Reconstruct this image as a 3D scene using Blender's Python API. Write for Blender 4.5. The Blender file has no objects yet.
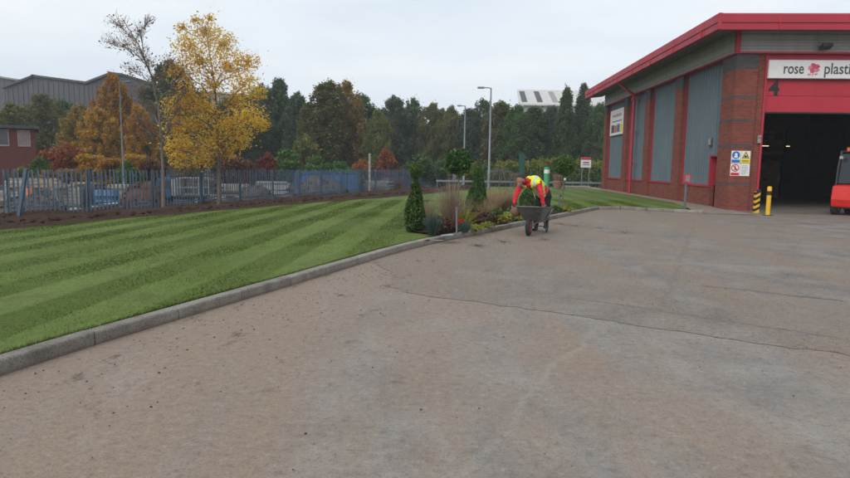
import bpy, bmesh, math, random
import numpy as np
from mathutils import Vector, Matrix
from mathutils.geometry import delaunay_2d_cdt
S = bpy.context.scene
COL = S.collection
rad = math.radians
random.seed(7)
RNG = np.random.default_rng(11)

# ------------------------------------------------------------------ camera
F_PX, CAM_H = 620.0, 1.55
PITCH, ROLL = math.atan(73.5 / F_PX), 0.014
_cp, _sp, _cr, _sr = math.cos(PITCH), math.sin(PITCH), math.cos(ROLL), math.sin(ROLL)
FWD = np.array([0, _cp, -_sp])
UP = np.array([0, _sp, _cp]) * _cr - np.array([1, 0, 0]) * _sr
RT = np.array([1, 0, 0]) * _cr + np.array([0, _sp, _cp]) * _sr
cam = bpy.data.cameras.new('camera')
cam.sensor_width = 36.0
cam.lens = 36.0 * F_PX / 850.0
cam.clip_end = 5000
cam_o = bpy.data.objects.new('camera', cam)
COL.objects.link(cam_o)
cam_o.matrix_world = Matrix(((RT[0], UP[0], -FWD[0], 0), (RT[1], UP[1], -FWD[1], 0), (RT[2], UP[2], -FWD[2], CAM_H), (0, 0, 0, 1)))
S.camera = cam_o
def at(px, py, y):
    """photo pixel + distance ahead -> world point"""
    d = FWD + RT * (px - 425) / F_PX + UP * (239 - py) / F_PX
    p = np.array([0, 0, CAM_H]) + d * (y / d[1])
    return Vector(p)
def on_z(px, py, z=0.0):
    d = FWD + RT * (px - 425) / F_PX + UP * (239 - py) / F_PX
    return Vector(np.array([0, 0, CAM_H]) + d * ((z - CAM_H) / d[2]))

# ------------------------------------------------------------------ light
SUN_EL, SUN_AZ = 38.0, 215.0        # azimuth clockwise from +Y: behind and left of the camera
w = bpy.data.worlds.new('World'); S.world = w; w.use_nodes = True
nt = w.node_tree; nt.nodes.clear()
def wn(t, **k):
    n = nt.nodes.new(t)
    for a, b in k.items(): setattr(n, a, b)
    return n
wo = wn('ShaderNodeOutputWorld'); bg = wn('ShaderNodeBackground')
sky = wn('ShaderNodeTexSky', sky_type='NISHITA', sun_disc=False, sun_elevation=rad(SUN_EL), sun_rotation=rad(SUN_AZ), air_density=1.2, dust_density=2.5)
tc = wn('ShaderNodeTexCoord'); mp = wn('ShaderNodeMapping'); mp.inputs['Scale'].default_value = (1.6, 1.6, 7.0)
ns = wn('ShaderNodeTexNoise'); ns.inputs['Scale'].default_value = 1.6; ns.inputs['Detail'].default_value = 5; ns.inputs['Roughness'].default_value = 0.5
cr = wn('ShaderNodeValToRGB')
cr.color_ramp.elements[0].position = 0.32; cr.color_ramp.elements[0].color = (7.2, 8.05, 9.0, 1)
cr.color_ramp.elements[1].position = 0.68; cr.color_ramp.elements[1].color = (9.0, 9.4, 9.7, 1)
mx = wn('ShaderNodeMix', data_type='RGBA'); mx.inputs[0].default_value = 0.9
L = nt.links.new
L(tc.outputs['Generated'], mp.inputs['Vector']); L(mp.outputs[0], ns.inputs['Vector']); L(ns.outputs['Fac'], cr.inputs[0])
L(sky.outputs[0], mx.inputs[6]); L(cr.outputs[0], mx.inputs[7]); L(mx.outputs[2], bg.inputs['Color']); L(bg.outputs[0], wo.inputs[0])
bg.inputs['Strength'].default_value = 0.1
sun = bpy.data.lights.new('sun', 'SUN'); sun.energy = 1.5; sun.angle = rad(40); sun.color = (1, 0.95, 0.88)
sun_o = bpy.data.objects.new('sun', sun); COL.objects.link(sun_o)
sd = Vector((math.sin(rad(SUN_AZ)) * math.cos(rad(SUN_EL)), math.cos(rad(SUN_AZ)) * math.cos(rad(SUN_EL)), math.sin(rad(SUN_EL))))
sun_o.rotation_euler = (-sd).to_track_quat('-Z', 'Y').to_euler(); sun_o.location = (-20, -20, 40)
vs = S.view_settings; vs.view_transform = 'Standard'; vs.look = 'None'; vs.exposure = 0.15; vs.gamma = 1.0; vs.use_curve_mapping = False

# ------------------------------------------------------------------ materials
MATS = {}
class NB:
    def __init__(s, name):
        s.m = bpy.data.materials.new(name); s.m.use_nodes = True; s.t = s.m.node_tree
        s.b = s.t.nodes['Principled BSDF']; s.out = s.t.nodes['Material Output']; MATS[name] = s.m
    def n(s, t, ins=None, **k):
        n = s.t.nodes.new(t)
        for a, b in k.items(): setattr(n, a, b)
        for a, b in (ins or {}).items():
            if hasattr(b, 'is_output'): s.t.links.new(b, n.inputs[a])
            else: n.inputs[a].default_value = b
        return n
    def set(s, key, v):
        if hasattr(v, 'is_output'): s.t.links.new(v, s.b.inputs[key])
        else: s.b.inputs[key].default_value = v
    def pos(s): return s.n('ShaderNodeNewGeometry').outputs['Position']
    def obj(s): return s.n('ShaderNodeTexCoord').outputs['Object']
    def scale(s, v, sc): return s.n('ShaderNodeMapping', {'Vector': v, 'Scale': sc}).outputs[0]
    def noise(s, v, sc, det=4, rough=0.55, dist=0.0): return s.n('ShaderNodeTexNoise', {'Vector': v, 'Scale': sc, 'Detail': det, 'Roughness': rough, 'Distortion': dist}).outputs['Fac']
    def ramp(s, f, stops):
        r = s.n('ShaderNodeValToRGB', {0: f}); e = r.color_ramp.elements
        while len(e) < len(stops): e.new(0.5)
        for i, (p, c) in enumerate(stops):
            e[i].position = p; e[i].color = (c, c, c, 1) if isinstance(c, (int, float)) else (*c, 1)
        return r.outputs[0]
    def mix(s, f, a, b, mode='MIX'):
        n = s.n('ShaderNodeMix', data_type='RGBA', blend_type=mode)
        for i, v in ((0, f), (6, a), (7, b)):
            if hasattr(v, 'is_output'): s.t.links.new(v, n.inputs[i])
            elif i == 0: n.inputs[0].default_value = v
            else: n.inputs[i].default_value = (*v, 1) if len(v) == 3 else v
        return n.outputs[2]
    def math(s, op, a, b=0.0, c=0.0): return s.n('ShaderNodeMath', {0: a, 1: b, 2: c}, operation=op).outputs[0]
    def sep(s, v): return s.n('ShaderNodeSeparateXYZ', {0: v}).outputs
    def comb(s, x, y, z): return s.n('ShaderNodeCombineXYZ', {0: x, 1: y, 2: z}).outputs[0]
    def bump(s, h, st=0.3, d=0.02):
        s.set('Normal', s.n('ShaderNodeBump', {'Height': h, 'Strength': st, 'Distance': d}).outputs[0])
def simple(name, col, rough=0.6, var=0.25, sc=6.0, metal=0.0, bump=0.0, emit=None):
    b = NB(name); v = b.pos()
    n = b.noise(v, sc, 6, 0.6)
    lo = tuple(c * (1 - var) for c in col); hi = tuple(min(1, c * (1 + var)) for c in col)
    b.set('Base Color', b.ramp(n, [(0.3, lo), (0.7, hi)])); b.set('Metallic', metal)
    b.set('Roughness', b.ramp(b.noise(v, sc * 2.3, 3), [(0.3, max(0, rough - 0.1)), (0.7, min(1, rough + 0.1))]))
    if bump: b.bump(n, bump)
    if emit: b.set('Emission Color', (*emit[0], 1)); b.set('Emission Strength', emit[1])
    return b.m
def leafmat(name, cols, trans=0.35, rough=0.6):
    """cols: 2-4 colours picked per leaf"""
    b = NB(name)
    r = b.n('ShaderNodeNewGeometry').outputs['Random Per Island']
    oi = b.n('ShaderNodeObjectInfo').outputs['Random']
    cl = b.noise(b.pos(), 0.9, 2)
    f = b.math('ADD', b.math('MULTIPLY', r, 0.62), b.math('MULTIPLY', cl, 0.42))
    k = len(cols) - 1
    c = b.ramp(f, [(0.08 + 0.84 * i / k, cols[i]) for i in range(k + 1)])
    hs = b.n('ShaderNodeHueSaturation', {'Color': c, 'Hue': b.math('MULTIPLY_ADD', oi, 0.03, 0.485), 'Value': b.math('MULTIPLY_ADD', oi, 0.4, 0.8)})
    b.set('Base Color', hs.outputs[0]); b.set('Roughness', rough); b.set('Specular IOR Level', 0.3)
    tr = b.n('ShaderNodeBsdfTranslucent', {'Color': hs.outputs[0]})
    ms = b.n('ShaderNodeMixShader', {0: trans, 1: b.b.outputs[0], 2: tr.outputs[0]})
    b.t.links.new(ms.outputs[0], b.out.inputs['Surface'])
    return b.m

# mower stripes: light on leaning grass put into the colour of lawn and blades
def stripes(b):
    p = b.sep(b.pos()); a = rad(3.0); HALF = 0.60
    u = b.math('SUBTRACT', b.math('MULTIPLY', p[0], math.cos(a)), b.math('MULTIPLY', p[1], math.sin(a)))
    v = b.math('ADD', b.math('MULTIPLY', p[0], math.sin(a)), b.math('MULTIPLY', p[1], math.cos(a)))
    u = b.math('ADD', u, b.math('MULTIPLY', b.noise(b.pos(), 0.5, 3), 0.10))
    s_ = b.math('MULTIPLY_ADD', b.math('SINE', b.math('MULTIPLY', u, math.pi / HALF)), 0.5, 0.5)
    f = b.ramp(s_, [(0.44, 0.0), (0.58, 1.0)])
    # each pass of the mower and each roll of turf differs a little
    cell = b.n('ShaderNodeTexWhiteNoise', {'Vector': b.comb(b.math('FLOOR', b.math('DIVIDE', u, HALF)), b.math('FLOOR', b.math('DIVIDE', v, 2.3)), 0.0)}).outputs['Value']
    f = b.math('MULTIPLY', f, b.ramp(b.noise(b.scale(b.pos(), (1, 0.4, 1)), 0.6, 3), [(0.38, 0.15), (0.58, 1.0)]))
    return f, cell
def lawn_mat(name, blades):
    b = NB(name); v = b.pos(); f, cell = stripes(b)
    n2 = b.noise(v, 14.0, 6, 0.75); n3 = b.noise(v, 2.2, 5, 0.65)
    dark = b.ramp(n2, [(0.32, (0.047, 0.082, 0.007)), (0.66, (0.094, 0.145, 0.014))])
    lite = b.ramp(n2, [(0.32, (0.098, 0.152, 0.030)), (0.66, (0.168, 0.228, 0.058))])
    c = b.mix(b.math('MULTIPLY', f, 0.85), dark, lite)
    c = b.mix(b.ramp(n3, [(0.50, 0.0), (0.70, 0.5)]), c, (0.085, 0.090, 0.022))
    c = b.mix(b.ramp(cell, [(0.0, 0.0), (1.0, 0.30)]), c, (0.135, 0.185, 0.04))
    if blades:
        r = b.n('ShaderNodeNewGeometry').outputs['Random Per Island']
        c = b.mix(b.ramp(r, [(0.0, 0.0), (1.0, 0.35)]), c, b.mix(0.5, c, (0.20, 0.24, 0.07)))
    b.set('Base Color', c); b.set('Roughness', 0.75); b.set('Specular IOR Level', 0.2)
    if not blades: b.bump(b.math('ADD', b.noise(v, 60, 4, 0.7), b.noise(v, 14, 3, 0.6)), 0.8, 0.02)
    return b.m
lawn_mat('lawn', False); lawn_mat('grass_blade', True)

def yard_mat(name, base, dark, mud, agg, seams=()):
    b = NB(name); v = b.pos()
    big = b.noise(v, 0.22, 5, 0.6, 0.6); med = b.noise(v, 1.3, 6, 0.65, 0.4); fine = b.noise(v, 55, 3, 0.7); spk = b.noise(v, 160, 2, 0.6)
    c = b.mix(b.ramp(med, [(0.38, 0.0), (0.62, 1.0)]), dark, base)
    sx = b.noise(b.scale(v, (1.0, 0.16, 1)), 0.9, 6, 0.65, 0.5)
    c = b.mix(b.ramp(sx, [(0.42, 0.0), (0.58, 0.85)]), c, mud)
    # soil tramped onto the surface close to the kerb
    p = b.sep(v)
    kd = b.math('SUBTRACT', b.math('MULTIPLY', p[0], 0.87), b.math('MULTIPLY', p[1], 0.48))
    near = b.ramp(b.math('ADD', b.math('MULTIPLY', kd, 0.16), b.math('MULTIPLY', big, 0.5)), [(-0.0, 1.0), (0.42, 0.0)])
    near = b.n('ShaderNodeMapRange', {0: b.math('ADD', kd, b.math('MULTIPLY', med, 4.0)), 1: -4.4, 2: 0.5, 3: 0.92, 4: 0.0}).outputs[0]
    c = b.mix(near, c, mud)
    # dark trodden soil patches
    pt = b.noise(b.scale(v, (1, 0.6, 1)), 2.6, 9, 0.78, 0.3)
    c = b.mix(b.math('MULTIPLY', b.ramp(pt, [(0.58, 0.0), (0.64, 0.8)]), b.ramp(near, [(0.0, 0.16), (0.5, 1.0)])), c, (0.085, 0.055, 0.036))
    # paler worn scuffs
    c = b.mix(b.ramp(b.noise(b.scale(v, (1, 0.35, 1)), 1.1, 6, 0.7, 0.3), [(0.57, 0.0), (0.72, 0.4)]), c, tuple(x * 1.35 for x in base))
    # worn seams between the bays of the yard
    wob = b.math('MULTIPLY', b.math('SUBTRACT', b.noise(v, 0.8, 4), 0.5), 0.5)
    for (ax_, ay_), (bx_, by_), wd, colr, st in seams:
        L_ = math.hypot(bx_ - ax_, by_ - ay_); nx, ny = (by_ - ay_) / L_, -(bx_ - ax_) / L_; tx, ty = -ny, nx
        dd = b.math('ADD', b.math('SUBTRACT', b.math('ADD', b.math('MULTIPLY', p[0], nx), b.math('MULTIPLY', p[1], ny)), ax_ * nx + ay_ * ny), wob)
        al = b.math('SUBTRACT', b.math('ADD', b.math('MULTIPLY', p[0], (bx_ - ax_) / L_), b.math('MULTIPLY', p[1], (by_ - ay_) / L_)), (ax_ * (bx_ - ax_) + ay_ * (by_ - ay_)) / L_)
        m1 = b.ramp(b.math('DIVIDE', b.math('ABSOLUTE', dd), wd), [(0.2, 1.0), (1.0, 0.0)])
        m2 = b.math('MULTIPLY', b.ramp(b.math('DIVIDE', al, L_), [(0.0, 0.0), (0.06, 1.0), (0.94, 1.0), (1.0, 0.0)]), b.ramp(med, [(0.3, 0.3), (0.6, st)]))
        c = b.mix(b.math('MULTIPLY', m1, m2), c, colr)
    gr = b.noise(v, 16, 5, 0.75)
    c = b.mix(b.ramp(gr, [(0.34, 0.5), (0.47, 0.0)]), c, tuple(x * 0.5 for x in dark))
    c = b.mix(b.ramp(gr, [(0.54, 0.0), (0.68, 0.35)]), c, tuple(x * 1.6 for x in base))
    c = b.mix(b.ramp(fine, [(0.36, 0.42), (0.48, 0.0)]), c, tuple(x * 0.42 for x in dark))
    c = b.mix(b.ramp(spk, [(0.55, 0.0), (0.68, 0.25 + agg * .5)]), c, (0.40, 0.365, 0.325))
    c = b.mix(b.ramp(b.noise(v, 90, 2, 0.5), [(0.66, 0.0), (0.7, agg)]), c, (0.05, 0.045, 0.04))
    b.set('Base Color', c)
    b.set('Roughness', b.ramp(med, [(0.3, 0.72), (0.7, 0.92)])); b.set('Specular IOR Level', 0.3)
    b.bump(b.math('ADD', b.math('MULTIPLY', fine, 0.6 + agg), b.math('MULTIPLY', med, 0.5)), 0.35, 0.012)
    return b.m
_q = lambda *a: tuple(on_z(*a)[:2])
yard_mat('concrete', (0.262, 0.236, 0.212), (0.182, 0.164, 0.150), (0.252, 0.186, 0.136), 0.25, [(_q(594, 328), _q(440, 500), 0.05, (0.34, 0.31, 0.275), 0.22)])
yard_mat('tarmac', (0.232, 0.208, 0.187), (0.138, 0.123, 0.112), (0.218, 0.163, 0.119), 0.6, [(_q(694, 226), _q(655, 318), 0.06, (0.12, 0.105, 0.09), 0.35), (_q(700, 286), _q(850, 302), 0.06, (0.075, 0.068, 0.06), 0.9), (_q(560, 296), _q(850, 342), 0.05, (0.08, 0.07, 0.06), 0.6), (_q(640, 262), _q(850, 272), 0.30, (0.29, 0.265, 0.235), 0.25)])
def soil_mat(name, a, c):
    b = NB(name); v = b.pos()
    n = b.noise(v, 5, 8, 0.7); n2 = b.noise(v, 40, 4, 0.7)
    b.set('Base Color', b.mix(b.ramp(n2, [(0.3, 0.0), (0.7, 1.0)]), b.ramp(n, [(0.3, a), (0.7, c)]), tuple(x * 0.5 for x in a), 'MIX'))
    b.set('Roughness', 0.95); b.set('Specular IOR Level', 0.15)
    b.bump(b.math('ADD', n, n2), 0.8, 0.05); return b.m
soil_mat('soil', (0.055, 0.030, 0.020), (0.125, 0.072, 0.048))
soil_mat('dry_soil', (0.13, 0.085, 0.055), (0.21, 0.145, 0.10))
soil_mat('ground', (0.10, 0.088, 0.075), (0.17, 0.15, 0.125))
soil_mat('rubble', (0.13, 0.115, 0.105), (0.24, 0.21, 0.19))
soil_mat('red_rubble', (0.17, 0.085, 0.06), (0.26, 0.14, 0.105))
def kerb_mat():
    b = NB('kerb_concrete'); v = b.pos(); n = b.noise(v, 3.5, 7, 0.7); f = b.noise(v, 70, 3, 0.7); oi = b.n('ShaderNodeObjectInfo').outputs['Random']
    c = b.ramp(n, [(0.25, (0.13, 0.115, 0.095)), (0.5, (0.255, 0.232, 0.198)), (0.72, (0.34, 0.315, 0.28))])
    c = b.mix(b.ramp(f, [(0.36, 0.75), (0.5, 0.0)]), c, (0.075, 0.065, 0.055))
    c = b.mix(b.ramp(b.sep(v)[2], [(0.0, 0.75), (0.045, 0.0)]), c, (0.13, 0.09, 0.06))
    hs = b.n('ShaderNodeHueSaturation', {'Color': c, 'Value': b.math('MULTIPLY_ADD', oi, 0.3, 0.82)})
    b.set('Base Color', hs.outputs[0]); b.set('Roughness', 0.9); b.bump(b.math('ADD', f, n), 0.5, 0.01)
kerb_mat()
def brick_mat(name, c1, c2, mortar, band=False):
    b = NB(name); o = b.sep(b.obj())
    uv = b.comb(b.math('ADD', o[0], o[1]), o[2], 0.0)
    t = b.n('ShaderNodeTexBrick', {'Vector': uv, 'Color1': (*c1, 1), 'Color2': (*c2, 1), 'Mortar': (*mortar, 1), 'Scale': 1.0, 'Mortar Size': 0.006, 'Mortar Smooth': 0.3, 'Bias': 0.0, 'Brick Width': 0.225, 'Row Height': 0.075})
    n = b.noise(b.obj(), 0.9, 6, 0.65); n2 = b.noise(b.obj(), 30, 3)
    c = b.mix(b.ramp(n, [(0.35, 0.0), (0.75, 0.45)]), t.outputs['Color'], tuple(x * 0.55 for x in c1))
    c = b.mix(b.ramp(n2, [(0.3, 0.3), (0.6, 0.0)]), c, tuple(x * 0.4 for x in c1))
    b.set('Base Color', c); b.set('Roughness', 0.85); b.set('Specular IOR Level', 0.25)
    b.bump(b.math('SUBTRACT', b.math('MULTIPLY', n2, 0.3), t.outputs['Fac']), 0.6, 0.008)
brick_mat('red_brick', (0.27, 0.072, 0.046), (0.165, 0.042, 0.033), (0.20, 0.13, 0.11))
brick_mat('grey_brick', (0.105, 0.100, 0.105), (0.078, 0.072, 0.076), (0.09, 0.085, 0.085))
brick_mat('dull_brick', (0.17, 0.045, 0.038), (0.12, 0.033, 0.030), (0.10, 0.06, 0.052))
def clad_mat(name, col, streak):
    b = NB(name); v = b.obj()
    st = b.noise(b.scale(v, (1, 1, 0.06)), 3.0, 6, 0.65); n = b.noise(v, 0.8, 5)
    c = b.mix(b.ramp(st, [(0.42, 0.0), (0.75, 0.55)]), col, streak)
    c = b.mix(b.ramp(n, [(0.35, 0.0), (0.75, 0.4)]), c, tuple(x * 0.65 for x in col))
    b.set('Base Color', c); b.set('Roughness', b.ramp(st, [(0.3, 0.45), (0.7, 0.7)])); b.set('Metallic', 0.0)
clad_mat('blue_grey_cladding', (0.098, 0.142, 0.172), (0.185, 0.23, 0.25))
clad_mat('light_grey_cladding', (0.36, 0.36, 0.34), (0.25, 0.245, 0.22))
clad_mat('dark_shed_cladding', (0.046, 0.050, 0.060), (0.15, 0.145, 0.145))
clad_mat('pale_roof', (0.56, 0.55, 0.52), (0.44, 0.42, 0.39))
clad_mat('grey_roof', (0.27, 0.265, 0.26), (0.20, 0.19, 0.185))
clad_mat('soffit', (0.16, 0.155, 0.145), (0.11, 0.10, 0.09))
clad_mat('red_trim', (0.40, 0.022, 0.045), (0.34, 0.03, 0.05))
clad_mat('red_door', (0.46, 0.020, 0.040), (0.38, 0.025, 0.045))
simple('black', (0.012, 0.012, 0.013), 0.5); simple('rubber', (0.02, 0.02, 0.02), 0.85, sc=20)
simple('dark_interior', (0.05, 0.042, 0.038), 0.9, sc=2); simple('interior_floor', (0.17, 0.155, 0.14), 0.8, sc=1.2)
simple('white_board', (0.74, 0.74, 0.73), 0.5, 0.05); simple('dark_print', (0.07, 0.07, 0.08), 0.6); simple('rose_print', (0.55, 0.07, 0.13), 0.6); simple('pink_print', (0.62, 0.25, 0.30), 0.6)
simple('sign_blue', (0.012, 0.14, 0.46), 0.45, 0.05); simple('sign_yellow', (0.78, 0.60, 0.02), 0.45, 0.05); simple('sign_red', (0.55, 0.02, 0.03), 0.45, 0.05)
simple('bollard_yellow', (0.74, 0.42, 0.018), 0.5, 0.12); simple('galvanised', (0.30, 0.33, 0.35), 0.45, 0.15, metal=0.4)
simple('lamp_grey', (0.19, 0.225, 0.25), 0.5, 0.1); simple('fence_steel', (0.10, 0.155, 0.215), 0.55, 0.3, sc=3); simple('fence_post_steel', (0.06, 0.10, 0.145), 0.55, 0.25, sc=3)
simple('dull_steel', (0.105, 0.12, 0.13), 0.6, 0.15)
simple('bark', (0.12, 0.10, 0.085), 0.9, 0.4, sc=12, bump=0.6); simple('grey_twig', (0.15, 0.125, 0.105), 0.9, 0.3, sc=12)
simple('pale_bark', (0.125, 0.105, 0.085), 0.9, 0.4, sc=10, bump=0.5)
simple('forklift_red', (0.62, 0.025, 0.02), 0.35, 0.1); simple('forklift_glass', (0.02, 0.025, 0.03), 0.12, 0.1)
simple('hi_vis_yellow', (0.66, 0.72, 0.035), 0.7, 0.12, sc=9); simple('reflective_tape', (0.46, 0.50, 0.50), 0.4, 0.08); simple('red_fabric', (0.56, 0.018, 0.030), 0.85, 0.25, sc=7, bump=0.3)
simple('dark_trousers', (0.014, 0.015, 0.019), 0.9, 0.3, sc=9, bump=0.3); simple('skin', (0.30, 0.145, 0.098), 0.55, 0.1); simple('dark_hair', (0.018, 0.014, 0.012), 0.7, 0.3, sc=40); simple('white_shoe', (0.6, 0.6, 0.58), 0.6)
simple('barrow_steel', (0.135, 0.137, 0.135), 0.5, 0.35, sc=7, metal=0.35); simple('hub_red', (0.30, 0.035, 0.045), 0.6)
simple('root_ball', (0.16, 0.10, 0.07), 0.95, 0.4, sc=25, bump=0.7)
simple('timber', (0.30, 0.22, 0.15), 0.85, 0.4, sc=5); simple('grey_timber', (0.27, 0.25, 0.22), 0.85, 0.4, sc=5); simple('scrap_blue', (0.03, 0.10, 0.22), 0.5, 0.3, sc=3); simple('scrap_white', (0.34, 0.34, 0.33), 0.6, 0.25); simple('scrap_dark', (0.05, 0.055, 0.06), 0.7, 0.5, sc=3)
simple('container_blue', (0.035, 0.12, 0.27), 0.55, 0.3, sc=1.5); simple('orange_plastic', (0.6, 0.14, 0.03), 0.5); simple('stone', (0.27, 0.25, 0.22), 0.9, 0.35, sc=9, bump=0.5)
simple('post_green', (0.012, 0.075, 0.055), 0.5, 0.2); simple('bright_green', (0.05, 0.34, 0.16), 0.5, 0.1); simple('terracotta', (0.30, 0.16, 0.12), 0.8, 0.3); simple('window_board', (0.20, 0.16, 0.155), 0.7); simple('window_glass', (0.06, 0.065, 0.075), 0.2); simple('blue_green_leafstem', (0.05, 0.10, 0.09), 0.7)
simple('tube_light', (0.9, 0.85, 0.7), 0.4, 0.0, emit=((1.0, 0.70, 0.35), 1.6)); simple('cardboard', (0.20, 0.11, 0.07), 0.85, 0.25, sc=2)
leafmat('yellow_leaf', [(0.34, 0.16, 0.025), (0.62, 0.37, 0.045), (0.75, 0.49, 0.075), (0.82, 0.61, 0.15)], 0.5)
leafmat('gold_leaf', [(0.26, 0.125, 0.018), (0.50, 0.28, 0.035), (0.62, 0.42, 0.07)], 0.45)
leafmat('tan_leaf', [(0.154, 0.083, 0.033), (0.33, 0.187, 0.077), (0.396, 0.264, 0.121)], 0.4)
leafmat('dark_leaf', [(0.040, 0.082, 0.026), (0.085, 0.145, 0.048), (0.155, 0.215, 0.080)], 0.4)
leafmat('bluish_leaf', [(0.048, 0.085, 0.046), (0.095, 0.145, 0.078), (0.160, 0.205, 0.110)], 0.4)
leafmat('green_leaf', [(0.035, 0.095, 0.016), (0.080, 0.165, 0.030), (0.150, 0.240, 0.055)], 0.4)
leafmat('olive_leaf', [(0.085, 0.105, 0.028), (0.165, 0.180, 0.050), (0.270, 0.255, 0.075)], 0.42)
leafmat('amber_leaf', [(0.146, 0.1, 0.027), (0.274, 0.182, 0.047), (0.401, 0.255, 0.063)], 0.4)
leafmat('hedge_leaf', [(0.110, 0.155, 0.022), (0.240, 0.270, 0.040), (0.400, 0.370, 0.060)], 0.42)
leafmat('orange_leaf', [(0.204, 0.066, 0.018), (0.36, 0.126, 0.036), (0.432, 0.192, 0.06)], 0.4)
leafmat('red_leaf', [(0.11, 0.015, 0.020), (0.22, 0.035, 0.030), (0.28, 0.08, 0.05)], 0.3)
leafmat('maroon_leaf', [(0.065, 0.029, 0.023), (0.143, 0.058, 0.042), (0.208, 0.111, 0.065)], 0.3)
leafmat('topiary_leaf', [(0.019, 0.056, 0.014), (0.045, 0.112, 0.022), (0.112, 0.206, 0.045)], 0.2)
leafmat('fresh_leaf', [(0.030, 0.070, 0.012), (0.075, 0.140, 0.022), (0.13, 0.20, 0.04)], 0.3)
leafmat('straw_leaf', [(0.207, 0.138, 0.076), (0.373, 0.269, 0.159), (0.497, 0.386, 0.248)], 0.35)
leafmat('pink_straw_leaf', [(0.16, 0.105, 0.07), (0.29, 0.205, 0.145), (0.40, 0.305, 0.225)], 0.35)
leafmat('blue_grass_leaf', [(0.022, 0.055, 0.038), (0.045, 0.090, 0.068), (0.085, 0.135, 0.105)], 0.25)
leafmat('lime_leaf', [(0.108, 0.156, 0.018), (0.264, 0.312, 0.036), (0.456, 0.456, 0.096)], 0.35)
leafmat('yellow_flower', [(0.12, 0.13, 0.02), (0.28, 0.26, 0.03), (0.50, 0.42, 0.05)], 0.35)
leafmat('red_flower', [(0.30, 0.012, 0.012), (0.50, 0.03, 0.02), (0.55, 0.06, 0.03)], 0.3)
leafmat('brown_leaf', [(0.055, 0.026, 0.016), (0.12, 0.055, 0.034), (0.19, 0.10, 0.06)], 0.25)

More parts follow.
